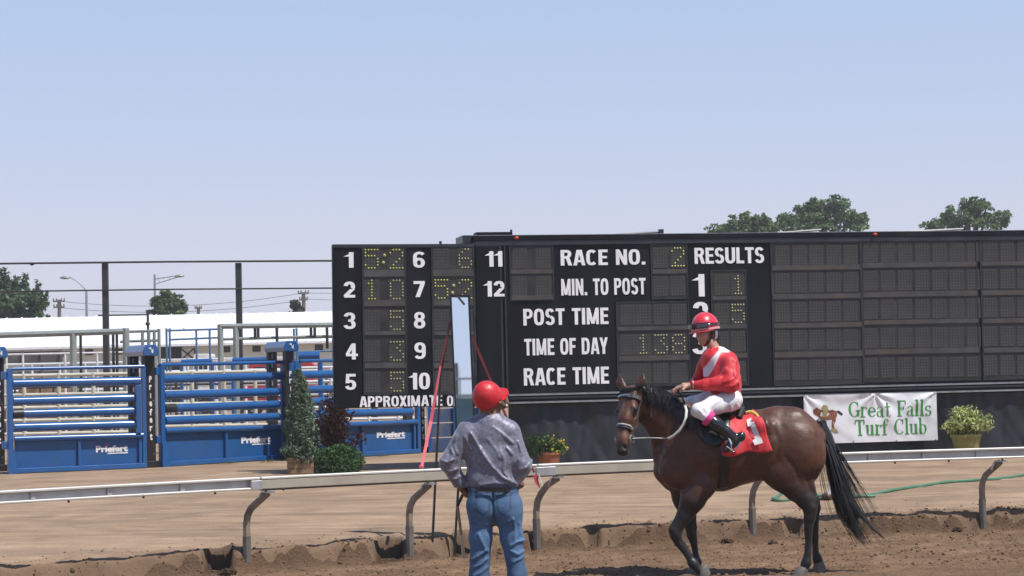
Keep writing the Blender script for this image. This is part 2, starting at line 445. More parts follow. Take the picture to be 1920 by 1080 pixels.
def dirt_mat(name, ca, cb, cshade, sx, sy, bump, cnear=None):
    m = bpy.data.materials.new(name); m.use_nodes = True; n = m.node_tree.nodes; l = m.node_tree.links; b = n['Principled BSDF']
    b.inputs['Roughness'].default_value = .95; b.inputs['Specular IOR Level'].default_value = .15
    tc = n.new('ShaderNodeTexCoord'); mp = n.new('ShaderNodeMapping'); mp.inputs['Scale'].default_value = (sx, sy, 1)
    mp.inputs['Rotation'].default_value = (0, 0, math.radians(-14)); l.new(tc.outputs['Object'], mp.inputs[0])
    n1 = n.new('ShaderNodeTexNoise'); n1.inputs['Scale'].default_value = 1; n1.inputs['Detail'].default_value = 8; n1.inputs['Roughness'].default_value = .62
    l.new(mp.outputs[0], n1.inputs['Vector'])
    n2 = n.new('ShaderNodeTexNoise'); n2.inputs['Scale'].default_value = 34; n2.inputs['Detail'].default_value = 6; n2.inputs['Roughness'].default_value = .7
    l.new(tc.outputs['Object'], n2.inputs['Vector'])
    ad = n.new('ShaderNodeMath'); ad.operation = 'MULTIPLY_ADD'; ad.inputs[1].default_value = .62; l.new(n2.outputs['Fac'], ad.inputs[0]); l.new(n1.outputs['Fac'], ad.inputs[2])
    rp = n.new('ShaderNodeValToRGB'); rp.color_ramp.elements[0].position = .58; rp.color_ramp.elements[1].position = 1.04
    rp.color_ramp.elements[0].color = (*ca, 1); rp.color_ramp.elements[1].color = (*cb, 1); l.new(ad.outputs[0], rp.inputs[0])
    a = n.new('ShaderNodeAttribute'); a.attribute_name = 'Col'; sp = n.new('ShaderNodeSeparateColor'); l.new(a.outputs['Color'], sp.inputs[0])
    n3 = n.new('ShaderNodeTexNoise'); n3.inputs['Scale'].default_value = 1.1; n3.inputs['Detail'].default_value = 7; n3.inputs['Distortion'].default_value = .8; l.new(tc.outputs['Object'], n3.inputs['Vector'])
    m3 = n.new('ShaderNodeMapRange'); m3.inputs['From Min'].default_value = .35; m3.inputs['From Max'].default_value = .65; m3.inputs['To Min'].default_value = .80; m3.inputs['To Max'].default_value = 1.14; l.new(n3.outputs['Fac'], m3.inputs['Value'])
    v3 = n.new('ShaderNodeVectorMath'); v3.operation = 'SCALE'; l.new(rp.outputs[0], v3.inputs[0]); l.new(m3.outputs[0], v3.inputs['Scale'])
    prev = v3.outputs[0]
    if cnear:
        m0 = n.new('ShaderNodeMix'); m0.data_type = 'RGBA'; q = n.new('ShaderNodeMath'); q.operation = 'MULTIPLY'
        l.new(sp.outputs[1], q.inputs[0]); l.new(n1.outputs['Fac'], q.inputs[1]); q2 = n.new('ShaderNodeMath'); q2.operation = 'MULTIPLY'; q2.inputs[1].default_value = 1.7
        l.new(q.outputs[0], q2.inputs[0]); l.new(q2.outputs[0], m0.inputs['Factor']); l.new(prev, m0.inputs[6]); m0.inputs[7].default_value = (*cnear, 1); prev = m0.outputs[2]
    mx = n.new('ShaderNodeMix'); mx.data_type = 'RGBA'; l.new(sp.outputs[0], mx.inputs['Factor']); l.new(prev, mx.inputs[6]); mx.inputs[7].default_value = (*cshade, 1)  # darkens the hollows: shade put into the soil colour
    l.new(mx.outputs[2], b.inputs['Base Color'])
    bp = n.new('ShaderNodeBump'); bp.inputs['Strength'].default_value = bump; bp.inputs['Distance'].default_value = .03
    l.new(n2.outputs['Fac'], bp.inputs['Height']); l.new(bp.outputs[0], b.inputs['Normal'])
    return m
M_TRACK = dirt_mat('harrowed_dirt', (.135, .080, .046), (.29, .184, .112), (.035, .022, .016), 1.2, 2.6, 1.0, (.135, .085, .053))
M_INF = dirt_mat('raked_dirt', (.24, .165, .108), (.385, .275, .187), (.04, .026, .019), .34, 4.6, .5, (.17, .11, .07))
XS = axis((-4000, -1000, 1500), (-1000, -200, 400), (-200, -40, 80), (-40, -8, 8), (-8, 9, .03), (9, 49, 8), (49, 209, 80), (209, 1009, 400), (1009, 4009, 1500))
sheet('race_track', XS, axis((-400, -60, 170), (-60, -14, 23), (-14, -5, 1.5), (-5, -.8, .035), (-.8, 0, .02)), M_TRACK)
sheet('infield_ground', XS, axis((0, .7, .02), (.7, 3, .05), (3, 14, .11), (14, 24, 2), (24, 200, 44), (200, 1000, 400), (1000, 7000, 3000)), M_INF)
def ground_at(x, y): return float(ground_z(np.array([x]), np.array([y-foot(x)]))[0])
# loose crumbs of soil
_b = MB(); _b.ball((0, 0, 0), 1, 6, 4); cv = np.array([p[:] for p in _b.v]); cf = _b.f
def crumbs(name, n, sampler, smin, smax, m):
    V = []; Fq = []; k = len(cv)
    XT = np.array([sampler() for _ in range(n)]); ZZ = ground_z(XT[:, 0], XT[:, 1]); FF = foot(XT[:, 0])
    for q in range(n):
        x, t = XT[q]; s = smin*(smax/smin)**(random.random()**2.2); z = float(ZZ[q])
        A = np.array(Matrix.Rotation(random.random()*6.28, 3, 'Z') @ Matrix.Rotation(random.random()*.6, 3, 'X'))
        v = (cv*(1+.35*(RNG.random((k, 1))-.5)))*np.array([s*random.uniform(.8, 1.5), s, s*random.uniform(.5, .9)])
        V.append(v @ A.T+np.array([x, FF[q]+t, z+s*.2])); Fq += [tuple(i+q*k for i in f) for f in cf]
    me = bpy.data.meshes.new(name); me.from_pydata(np.concatenate(V).tolist(), [], Fq); me.update()
    return tag(link(name, me, None, None, m, False), kind='stuff')
M_CRUMB = mat('soil_crumbs', (.15, .094, .057), .95, var=.5, scale=5, spec=.1)
crumbs('loose_soil', 6500, lambda: (random.uniform(-5.5, 6), random.uniform(-3.6, .12)), .005, .017, M_CRUMB)
crumbs('scattered_crumbs', 700, lambda: (random.uniform(-5.5, 6), .12+abs(random.gauss(0, .6))), .005, .014, mat('dry_crumbs', (.19, .125, .08), .95, var=.4, scale=5, spec=.1))
crumbs('bank_clods', 900, lambda: (random.uniform(-6, 7), random.gauss(.02, .16)), .006, .022, M_CRUMB)
M_CLOD = mat('dark_clod', (.06, .038, .026), .95, var=.4, scale=20, bump=.8, bscale=60, spec=.1)  # clods darker than the loose soil
def clod(px, py, r, label):
    p = onground(px, py, .06); z = ground_at(p.x, p.y); b = MB(); b.ball((p.x, p.y, z+r*.15), (r*1.25, r, r*.7), 18, 12)
    for v in b.v: v += Vector((v.x-p.x, v.y-p.y, v.z-z)).normalized()*r*.5*float(fbm(v.x*1.7/r, v.y*1.7/r, v.z*1.7/r, 4))
    tag(b.build('dirt_clod', M_CLOD, None, False, loc=(p.x, p.y, z)), label, 'clod', 'dark clods along the bank')
clod(428, 1066, .07, 'large dark dirt clod left of the leftmost visible rail post')
clod(1363, 1008, .055, 'dark dirt clod on the bank between the horse and the post under its belly')
clod(1794, 988, .05, 'dark dirt clod left of the base of the far right rail post')
clod(1448, 1010, .04, 'flat dark clod right of the rail post seen under the horse belly')
# a few weeds
def tuft(px, py, name, label, n=40, h=.09, w=.16, c=(.10, .15, .045)):
    p = onground(px, py, IZ); b = MB()
    for q in range(n):
        a = random.random()*6.28; r = w*random.random(); x, y = p.x+r*math.cos(a), p.y+.4*r*math.sin(a); hh = h*random.uniform(.4, 1)
        dx, dy = random.gauss(0, .4)*hh, random.gauss(0, .3)*hh
        b.add([(x-.004, y, IZ), (x+.004, y, IZ), (x+dx*.5, y+dy*.5, IZ+hh*.6), (x+dx, y+dy, IZ+hh)], [(0, 1, 2), (1, 3, 2)])
    tag(b.build(name, mat('weed_green', c, .7, var=.3, trans=.3), None, loc=(p.x, p.y, IZ)), kind='stuff')
tuft(428, 869, 'weed_tuft', 'sparse green weeds under the middle blue gate, left clump', 46, .08, .22)
tuft(502, 867, 'weed_tuft', 'sparse green weeds under the middle blue gate, clump nearer the juniper', 40, .08, .18)
tuft(713, 856, 'weed_tuft', 'dry weeds in front of the blue gate under the odds board', 36, .08, .2, (.16, .16, .06))
# ================================================================== TRACK RAIL
M_GALV = mat('galvanised', (.50, .51, .52), .38, .55, var=.12, scale=6, dirt=((.3, .27, .23), .35, 5))
M_RAILW = mat('pale_aluminium', (.66, .64, .60), .42, .25, var=.08, scale=3, stretch=(1, 1, 8), dirt=((.42, .36, .29), .5, 3))
M_RAILF = mat('beige_rail_face', (.42, .38, .31), .55, .1, var=.1, scale=4, dirt=((.30, .24, .18), .5, 2.5))
M_DARK = mat('dark_gap', (.02, .02, .02), .8)
M_POST = mat('rusty_post', (.30, .235, .17), .7, .2, var=.25, scale=9, dirt=((.13, .08, .05), .7, 6), bump=.2)
M_SLEEVE = mat('post_sleeve', (.17, .155, .14), .65, .3, var=.2, scale=8, dirt=((.16, .11, .08), .6, 9))
OFF = .16; RT = .918; RH = .118
def rp(x, t=0.0, z=0.0):                  # point on the rail line
    th = math.atan(slope(x)); return Vector((x+math.sin(th)*(OFF+t), float(foot(x))-math.cos(th)*(OFF+t), z))
rail = thing('track_rail', rp(0), 'long grey metal running rail on gooseneck posts in front of the scoreboard', 'rail')
def xr(px): return (px-960)/F*19.9-.12
def run(x0, x1, zlo, zhi, tlo, thi, m, name, n=None, label=None):
    n = n or max(2, int((x1-x0)/.35)); b = MB()
    R = []
    for i in range(n+1):
        x = x0+(x1-x0)*i/n; R.append([rp(x, tlo, zlo), rp(x, thi, zlo), rp(x, thi, zhi), rp(x, tlo, zhi)])
    vs = [q for r in R for q in r]; fs = [(3, 2, 1, 0), (n*4, n*4+1, n*4+2, n*4+3)]
    for i in range(n):
        for k in range(4): k2 = (k+1) % 4; fs.append((i*4+k, i*4+k2, i*4+4+k2, i*4+4+k))
    b.add(vs, fs); return b.build(name, m, rail, label=label, bev=.006)
xa, xb, xc = xr(503), xr(1010), xr(1420)
joints = [-9.6, -6.0, xa, xb, xc, 6.9, 10.4]
for i in range(len(joints)-1):
    x0, x1 = joints[i]+.006, joints[i+1]-.006; openc = not (xa-.01 <= joints[i] < xc-.01)
    run(x0, x1, RT-.025, RT, -.025, .045, M_RAILW, 'top_rail')
    if openc:
        run(x0, x1, RT-RH, RT-.027, -.028, -.012, M_GALV, 'web'); run(x0, x1, RT-RH-.003, RT-RH+.02, -.010, .045, M_RAILW, 'lower_lip')
        x = x0+.25
        while x < x1:
            run(x-.02, x+.02, RT-RH+.022, RT-.027, -.010, .016, M_GALV, 'rib', 1)
            p = rp(x+.27, .05, RT-RH-.012); MB().ball(p, .013, 6, 5).build('bolt', M_DARK, rail, True)
            x += .62
    else:
        run(x0, x1, RT-RH, RT-.027, -.02, .04, M_RAILF, 'face', label='solid beige rail face'); run(x0, x1, RT-RH-.016, RT-RH-.003, -.015, .03, M_SLEEVE, 'lower_lip')
run(xr(503)-.09, xr(503)+.012, RT-RH-.006, RT-.03, .042, .052, M_GALV, 'splice_plate', 2)
run(xb-.02, xb+.19, RT-RH-.006, RT-.03, .042, .052, M_GALV, 'splice_plate', 2)
for i, (px, py) in enumerate(((462, 1072), (770, 1047), (1007, 1033), (1414, 1013), (1842, 993))):
    g = onground(px, py); x = g.x; th = math.atan(slope(x)); d = Vector((math.sin(th), -math.cos(th), 0))*.5+Vector((math.cos(th), math.sin(th), 0))*.62
    foot_ = Vector((x, float(foot(x)), 0))
    path = [foot_+Vector((0, 0, z))+d*o for o, z in ((0, -.2), (0, .46), (.015, .54), (.06, .61), (.28, .76))]
    if i in (2, 3): path = [foot_+Vector((0, 0, z))+d*o for o, z in ((0, -.2), (0, .42), (.02, .52), (.07, .60), (.16, .69), (.31, .765))]
    MB().tube(path, .035, 8).build('post', M_POST, rail, True)
    MB().tube([foot_+Vector((0, 0, z)) for z in (-.2, .34)], .041, 8).build('post_sleeve', M_SLEEVE, rail, True)
    e = path[-1]; MB().box(e+Vector((0, 0, .006)), (.12, .10, .014)).build('saddle_plate', M_GALV, rail)
    MB().tube([e+d*.04+Vector((-.10, 0, .0)), e+Vector((-.075, 0, -.09))-d*.04], .012, 6).build('brace', M_RAILW, rail, True, label='short bright brace beside the post head')
# ================================================================== SCOREBOARD
BA = math.atan(.185)
fb = Frame(at(950, 690, 33.0)*1.0, (math.cos(BA), math.sin(BA), 0)); fb.o.z = 0
M_BLACK = mat('scoreboard_black', (.0036, .0045, .0072), .45, var=.3, scale=1.6, dirt=((.016, .017, .021), .6, 1.1), stretch=(1.5, 1.5, .4), spec=.25)
M_TRIM = mat('scoreboard_trim', (.032, .035, .043), .4, .2, var=.3, scale=3)
M_PANEL = mat('display_screen', (.022, .022, .023), .38, var=.35, scale=1.1, dirt=((.085, .075, .066), .5, 1.7))
M_MODULE = mat('display_module', (.037, .037, .037), .5, var=.2, scale=2)
M_DOT = mat('unlit_dot', (.085, .085, .082), .45, var=.25, scale=3)
M_LEDGE = mat('dusty_ledge', (.050, .049, .048), .6, var=.3, scale=4, dirt=((.10, .06, .035), .3, .7))
M_SILVER = mat('silver_strip', (.3, .31, .33), .4, .6, var=.2)
M_LET = mat('white_letter', (.78, .78, .81), .5, var=.07, scale=3)
M_LIT = mat('lit_dot', (.38, .40, .05), .4, emit=.17, var=.05)
M_LITD = mat('dim_lit_dot', (.34, .32, .12), .4, emit=.07, var=.05)
GL = {'0': '01110 10001 10001 10001 10001 10001 01110', '1': '00100 01100 00100 00100 00100 00100 01110', '2': '01110 10001 00001 00010 00100 01000 11111',
      '3': '11111 00010 00100 00010 00001 10001 01110', '5': '11111 10000 11110 00001 00001 10001 01110', '6': '00110 01000 10000 11110 10001 10001 01110', '8': '01110 10001 10001 01110 10001 10001 01110'}
PIT = .0505
def disc(b, fr, u, z, n, r):
    b.add([fr.pt(u+r*math.cos(a), z+r*math.sin(a), n) for a in [math.pi/3*k for k in range(6)]]+[fr.pt(u, z, n+r*.5)], [(k, (k+1) % 6, 6) for k in range(6)])
MODME = {}
def module(fr, px, py, parent, glyph=None, dim=False, n0=.008):
    """one 5x7 dot module centred on the pixel"""
    u, z = fr.uz(px, py, n0); key = id(fr)
    if key not in MODME:
        b = MB(); b.fbox(Frame((0, 0, 0), fr.u, fr.v), -.134, .134, -.178, .178, -.003, .004); me = bpy.data.meshes.new('digit_module'); me.from_pydata(b.v, [], b.f); me.materials.append(M_MODULE)
        b = MB(); f0 = Frame((0, 0, 0), fr.u, fr.v)
        for c in range(5):
            for r in range(7):
                uu, zz = (c-2)*PIT, (3-r)*PIT; q = [(-.012, -.014), (.012, -.014), (.012, .014), (-.012, .014)]
                b.add([f0.pt(uu+a, zz+e, .0075+(.006 if e > 0 else 0)) for a, e in q], [(0, 1, 2, 3)])
        m2 = bpy.data.meshes.new('unlit_dots'); m2.from_pydata(b.v, [], b.f); m2.materials.append(M_DOT); MODME[key] = (me, m2)
    me, m2 = MODME[key]; p = fr.pt(u, z, n0)-BASE[parent.name]
    mo = link('digit_module', me, parent, p); d = link('unlit_dots', m2, mo, (0, 0, 0)); d['kind'] = 'stuff'
    BASE[mo.name] = BASE[parent.name]+p
    if glyph:
        b = MB()
        for r, row in enumerate(GL[glyph].split()):
            for c, ch in enumerate(row):
                if ch == '1': disc(b, fr, u+(c-2)*PIT, z+(3-r)*PIT, n0+.016, .0148)
        o = b.build('lit_digit', M_LITD if dim else M_LIT, mo); o['kind'] = 'stuff'
def colon(fr, px, py, parent):
    u, z = fr.uz(px, py, .01); b = MB()
    disc(b, fr, u+.01, z+.06, .018, .028); disc(b, fr, u-.01, z-.06, .018, .028); b.build('colon_lamp', M_LITD, parent)
def frect(fr, x0, y0, x1, y1, n=0.0):
    ul, zt = fr.uz(x0, y0, n); u2, zt2 = fr.uz(x1, y0, n); u3, zb = fr.uz(x0, y1, n); u4, zb2 = fr.uz(x1, y1, n)
    return min((ul+u3)/2, (u2+u4)/2), (u2+u4)/2, (zb+zb2)/2, (zt+zt2)/2
def screen(fr, rect, parent, ledges=(), n0=0.0):
    u0, u1, z0, z1 = frect(fr, *rect, n0)
    MB().fbox(fr, u0, u1, z0, z1, n0, n0+.006).build('screen', M_PANEL, parent)
    t = .018
    for a in ((u0-t, u1+t, z1, z1+t), (u0-t, u1+t, z0-t, z0), (u0-t, u0, z0, z1), (u1, u1+t, z0, z1)):
        MB().fbox(fr, *a, n0, n0+.022).build('screen_frame', M_TRIM, parent)
    for y0, y1 in ledges:
        _, _, a, b_ = frect(fr, rect[0], y0, rect[2], y1, n0)
        MB().fbox(fr, u0+.004, u1-.004, a, b_, n0+.0065, n0+.03).build('ledge', M_LEDGE, parent)
# heavy narrow sans letters: strokes ('l', x0,y0,x1,y1,w) and arcs ('a', cx,cy,rx,ry,a0,a1,w) on an em one unit high
_W = .20; _H = .17
def _o(x0, x1, y0=0., y1=1., a0=0, a1=360): return ('a', (x0+x1)/2, (y0+y1)/2, (x1-x0)/2, (y1-y0)/2, a0, a1, _W)
SANS = {'0': (.60, [_o(0, .56)]), 'O': (.66, [_o(0, .62)]), '1': (.40, [('l', .25, 0, .25, 1, .21), ('l', .04, .72, .25, .86, .15)]),
 '2': (.60, [('a', .28, .70, .27, .30, -38, 175, .2), ('l', .43, .53, .11, .13, .19), ('l', .02, .085, .55, .085, .17)]),
 '3': (.60, [('a', .26, .725, .27, .275, -62, 170, .19), ('a', .26, .275, .29, .275, -170, 66, .19), ('l', .2, .51, .36, .51, .14)]),
 '4': (.62, [('l', .40, 0, .40, 1, .19), ('l', .36, .95, .08, .33, .16), ('l', .02, .28, .6, .28, .15)]),
 '5': (.60, [('a', .27, .31, .28, .31, -165, 140, .19), ('l', .10, .915, .53, .915, .17), ('l', .11, .42, .14, 1, .17)]),
 '6': (.60, [('a', .29, .31, .28, .31, 0, 360, .19), ('a', .31, .66, .30, .34, 35, 195, .18), ('l', .10, .3, .10, .68, .18)]),
 '7': (.58, [('l', .01, .91, .55, .91, .18), ('l', .46, .88, .2, 0, .2)]),
 '8': (.60, [('a', .28, .735, .26, .265, 0, 360, .18), ('a', .28, .285, .285, .285, 0, 360, .19)]),
 '9': (.60, [('a', .28, .69, .28, .31, 0, 360, .19), ('a', .26, .34, .30, .34, -145, 15, .18), ('l', .47, .3, .47, .7, .18)]),
 'R': (.64, [('l', .10, 0, .10, 1, .2), ('a', .32, .735, .26, .265, -90, 90, .19), ('l', .1, .915, .34, .915, .17), ('l', .1, .52, .34, .52, .15), ('l', .37, .5, .52, 0, .2)]),
 'P': (.60, [('l', .10, 0, .10, 1, .2), ('a', .31, .71, .26, .29, -90, 90, .19), ('l', .1, .915, .33, .915, .17), ('l', .1, .48, .33, .48, .15)]),
 'D': (.64, [('l', .10, 0, .10, 1, .2), ('a', .27, .5, .33, .5, -90, 90, .2), ('l', .1, .915, .3, .915, .17), ('l', .1, .085, .3, .085, .17)]),
 'A': (.66, [('l', .10, 0, .285, 1, .19), ('l', .56, 0, .375, 1, .19), ('l', .2, .27, .46, .27, .14)]),
 'C': (.63, [_o(0, .60, 0, 1, 46, 314)]),
 'E': (.52, [('l', .10, 0, .10, 1, .2), ('l', .1, .915, .5, .915, .17), ('l', .1, .51, .46, .51, .15), ('l', .1, .085, .5, .085, .17)]),
 'F': (.50, [('l', .10, 0, .10, 1, .2), ('l', .1, .915, .48, .915, .17), ('l', .1, .49, .44, .49, .16)]),
 'L': (.50, [('l', .10, 0, .10, 1, .2), ('l', .1, .085, .48, .085, .17)]), 'I': (.26, [('l', .11, 0, .11, 1, .2)]), '.': (.26, [('l', .11, 0, .11, .19, .2)]),
 'T': (.56, [('l', .27, 0, .27, .9, .2), ('l', 0, .915, .54, .915, .17)]), 'N': (.66, [('l', .10, 0, .10, 1, .19), ('l', .52, 0, .52, 1, .19), ('l', .12, .95, .5, .05, .19)]),
 'M': (.80, [('l', .09, 0, .09, 1, .17), ('l', .66, 0, .66, 1, .17), ('l', .12, .98, .36, .04, .17), ('l', .63, .98, .39, .04, .17)]),
 'U': (.64, [('l', .10, .28, .10, 1, .2), ('l', .51, .28, .51, 1, .2), ('a', .305, .31, .305, .31, 180, 360, .2)]),
 'S': (.60, [('a', .28, .72, .27, .28, 20, 268, .19), ('a', .28, .285, .285, .285, -162, 86, .19)]),
 'Y': (.62, [('l', .29, 0, .29, .5, .2), ('l', .27, .42, .08, 1, .19), ('l', .31, .42, .5, 1, .19)]), 'X': (.62, [('l', .09, 0, .49, 1, .2), ('l', .49, 0, .09, 1, .2)])}
def glyph_mesh(b, fr, strokes, u0, sx, z0, sz, n, warp=None):
    for lay, st in enumerate(strokes):
        e = n+.0012*lay
        if st[0] == 'l':
            x0, y0, x1, y1, w_ = st[1:]; p0 = Vector((x0, y0)); p1 = Vector((x1, y1)); d = (p1-p0).normalized(); nn = Vector((-d.y, d.x))*w_/2
            ends = []
            for p in (p0, p1):
                a, c = p-nn, p+nn
                if abs(d.x) > .05 and abs(d.y) > .5:             # slanted strokes end level with the line
                    a = a+d*((p.y-a.y)/d.y); c = c+d*((p.y-c.y)/d.y)
                ends.append((a, c))
            ring = ends
        else:
            cx, cy, rx, ry, a0, a1, w_ = st[1:]; k = 30; ring = []; pw = .74 if ry > rx*1.15 else .9; SQ = lambda v: math.copysign(abs(v)**pw, v)
            for q in range(k+1):
                a = math.radians(a0+(a1-a0)*q/k); hw = w_*math.hypot(math.cos(a), .84*math.sin(a))
                ring.append((Vector((cx+(rx-hw)*SQ(math.cos(a)), cy+(ry-hw)*SQ(math.sin(a)))), Vector((cx+rx*SQ(math.cos(a)), cy+ry*SQ(math.sin(a))))))
        k = len(ring)-1; vs = []
        for a, c in ring:
            for p in (a, c): vs.append(fr.pt(u0+p.x*sx, z0+p.y*sz, e))
        m = len(vs); vs += [v-fr.n*(.009+.0012*lay) for v in vs]
        fs = []
        for q in range(k):
            fs += [(2*q, 2*q+2, 2*q+3, 2*q+1), (2*q, m+2*q, m+2*q+2, 2*q+2), (2*q+1, 2*q+3, m+2*q+3, m+2*q+1)]
        fs += [(0, 1, m+1, m), (2*k, m+2*k, m+2*k+1, 2*k+1)]
        b.add(vs, fs)
def label_on(fr, txt, rect, parent, n0, bold=.045, sp=1.0, m=None):
    u0, u1, z0, z1 = frect(fr, *rect, n0+.004); g = .045
    tot = sum((SANS[c][0] if c != ' ' else .34)+g for c in txt)-g-.04; sx = (u1-u0)/tot; x = 0
    for ch in txt:
        if ch == ' ': x += .34+g; continue
        b = MB(); glyph_mesh(b, fr, SANS[ch][1], u0+x*sx, sx, z0, z1-z0, n0+.012); b.build('letter', m or M_LET, parent); x += SANS[ch][0]+g
# --- main board
uL, _ = fb.uz(893, 600); uR, _ = fb.uz(2110, 600); _, zT = fb.uz(1200, 448); _, zB = fb.uz(1050, 757)
sb = thing('race_scoreboard', fb.pt(uL, IZ), 'long black race scoreboard trailer lettered RACE NO. and RESULTS', 'scoreboard')
MB().fbox(fb, uL, uR, zB, zT, -1.1, 0).build('cabinet', M_BLACK, sb, bev=.01)
MB().fbox(fb, uL-.02, uR, zT+.002, zT+.075, -1.15, .05).build('roof_cap', M_BLACK, sb)
MB().fbox(fb, uL, uR, zT-.085, zT-.004, .002, .035).build('top_trim', M_TRIM, sb)
MB().fbox(fb, uL-.015, uR, zT+.077, zT+.087, -1.15, .052).build('roof_edge', M_SILVER, sb, label='thin pale metal edge along the roof')
u_a, _ = fb.uz(948, 600)
MB().fbox(fb, uL+.005, u_a-.09, zB, zT-.09, .002, .05).build('number_column', M_BLACK, sb, bev=.006)
MB().fbox(fb, u_a-.085, u_a-.055, zB+.1, zT-.09, .002, .035).build('divider', M_TRIM, sb); MB().fbox(fb, u_a-.01, u_a+.015, zB+.1, zT-.09, .002, .03).build('divider', M_TRIM, sb)
for a, n1 in ((.02, .075), (.095, .05), (.15, .06)):
    MB().fbox(fb, u_a+.02, uR, zB+a, zB+a+.03, .002, n1).build('bottom_rail', M_SILVER if a != .095 else M_TRIM, sb)
screen(fb, (957, 462, 1036, 562), sb, ((505, 513), (554, 562))); screen(fb, (1222, 460, 1287, 559), sb, ((505, 513),))
screen(fb, (1158, 567, 1291, 722), sb, ((612, 619), (666, 676)))
screen(fb, (1336, 508, 1399, 721), sb, ((555, 562), (608, 616), (662, 671)))
screen(fb, (1449, 456, 1614, 720), sb, ((497, 506), (551, 560), (605, 614), (659, 669)))
screen(fb, (1618, 454, 1832, 713), sb, ((492, 501), (546, 556), (599, 607), (653, 663)))
screen(fb, (1841, 451, 2075, 708), sb, ((489, 497), (543, 552), (596, 604), (650, 659)))
for y in (484, 536):
    for x in (974, 1018): module(fb, x, y, sb)
module(fb, 1238, 483, sb); module(fb, 1270.5, 482, sb, '2'); module(fb, 1238, 536, sb); module(fb, 1270.5, 535, sb)
for y in (590, 646, 700):
    for k, x in enumerate((1177, 1205.5, 1239, 1272)):
        g = {1: '1', 2: '3', 3: '8'}.get(k) if y == 646 else None; module(fb, x, y-(k*.4), sb, g, True)
for y, g in ((534, '1'), (588, '5'), (640, None), (696, None)): module(fb, 1353, y, sb); module(fb, 1383.5, y, sb, g, True)
for k in range(5):
    for y in (478.5, 530, 584.5, 637, 693.5): module(fb, 1466.5+32*k, y-.013*32*k, sb)
for k in range(7):
    for y in (474, 526.5, 579.5, 634, 689.5): module(fb, 1632+32.2*k, y-.012*32*k, sb)
    for y in (471, 523, 576, 630.5, 685): module(fb, 1856+32*k, y-.012*32*k, sb)
for t, r in (('11', (912, 471, 942, 500)), ('12', (909, 527, 946, 556))): label_on(fb, t, r, sb, .05, .06)
for t, r in (('RACE NO.', (1051, 468, 1210, 497)), ('RESULTS', (1302, 464, 1432, 494)), ('MIN. TO POST', (1052, 522, 1210, 553)), ('POST TIME', (981, 578, 1140, 609)),
             ('TIME OF DAY', (983, 634, 1139, 665)), ('RACE TIME', (982, 689, 1141, 721))): label_on(fb, t, r, sb, .0, .05)
for t, r in (('1', (1302, 514, 1321, 556)), ('2', (1299, 566, 1328, 608)), ('3', (1299, 622, 1328, 664))): label_on(fb, t, r, sb, .0, .06)
# roof fittings: folded stay arms and lamps
def arm(x0, x1, y, lift, parent=sb):
    a = fb.uz(x0, y)[0]; b_ = fb.uz(x1, y)[0]; z = zT+.09
    MB().tube([fb.pt(a, z+.01, -.35), fb.pt(b_, z+lift, -.35)], .022, 6).build('stay_arm', M_TRIM, parent); MB().tube([fb.pt(a+.1, z+.01, -.42), fb.pt(b_, z+lift*.4, -.42)], .018, 6).build('stay_arm', M_TRIM, parent)
    MB().fbox(fb, b_-.02, b_+.05, z-.0, z+lift+.045, -.45, -.31).build('arm_bracket', M_TRIM, parent)
arm(1165, 1248, 436, .05); arm(1470, 1556, 434, .06); arm(1715, 1825, 433, .05)
a = fb.uz(870, 450)[0]; b_ = fb.uz(965, 450)[0]; c_ = fb.uz(897, 450)[0]
MB().fbox(fb, a, c_, zT-.02, zT+.10, -.9, -.15).build('roof_box', M_TRIM, sb); MB().fbox(fb, c_, b_, zT+.09, zT+.155, -.5, -.2).build('roof_box', M_BLACK, sb)
MB().tube([fb.pt(b_, zT+.09, -.3), fb.pt(b_, zT+.2, -.3)], .02, 6).build('roof_peg', M_DARK, sb)
M_MARK = mat('marker_lamp', (.55, .06, .02), .35, var=.1)
for x in (967, 1638): u = fb.uz(x, 446)[0]; MB().ball(fb.pt(u, zT+.035, .07), (.042, .03, .026), 10, 6).build('marker_lamp', M_MARK, sb, True)
# skirt
M_TARP = mat('black_tarpaulin', (.011, .0135, .0185), .5, var=.25, scale=2, dirt=((.03, .031, .035), .45, 2.5))
us = np.linspace(u_a+.02, uR, 420); zs = np.linspace(IZ, zB+.0, 30); U, Z = np.meshgrid(us, zs, indexing='ij'); h = (Z-IZ)/(zB-IZ)
Dn = -.05+.035*fbm(U*2.2+Z*.4, Z*.7, None, 3)+.018*vn(U*9-Z*1.5, Z*1.2)*(.4+h)+.10*(1-h)**2*(.5+.5*vn(U*.9, U*0))+.02*np.abs(vn(U*4+Z*2.5, Z*.3))
P = np.array(fb.o)[None, None]+U[..., None]*np.array(fb.u)+Z[..., None]*np.array(fb.v)+Dn[..., None]*np.array(fb.n)
i = (np.arange(419)[:, None]*30+np.arange(29)[None]).ravel(); Q = np.stack([i, i+30, i+31, i+1], 1)
link('skirt', mesh_np('skirt', P.reshape(-1, 3)-np.array(BASE[sb.name]), Q), sb, None, M_TARP, True)
for px in (1250, 1500, 1720, 2000):
    u = fb.uz(px, 700)[0]; MB().fbox(fb, u-.06, u+.06, IZ-.1, zB, -.9, -.5).build('support_leg', M_TRIM, sb)
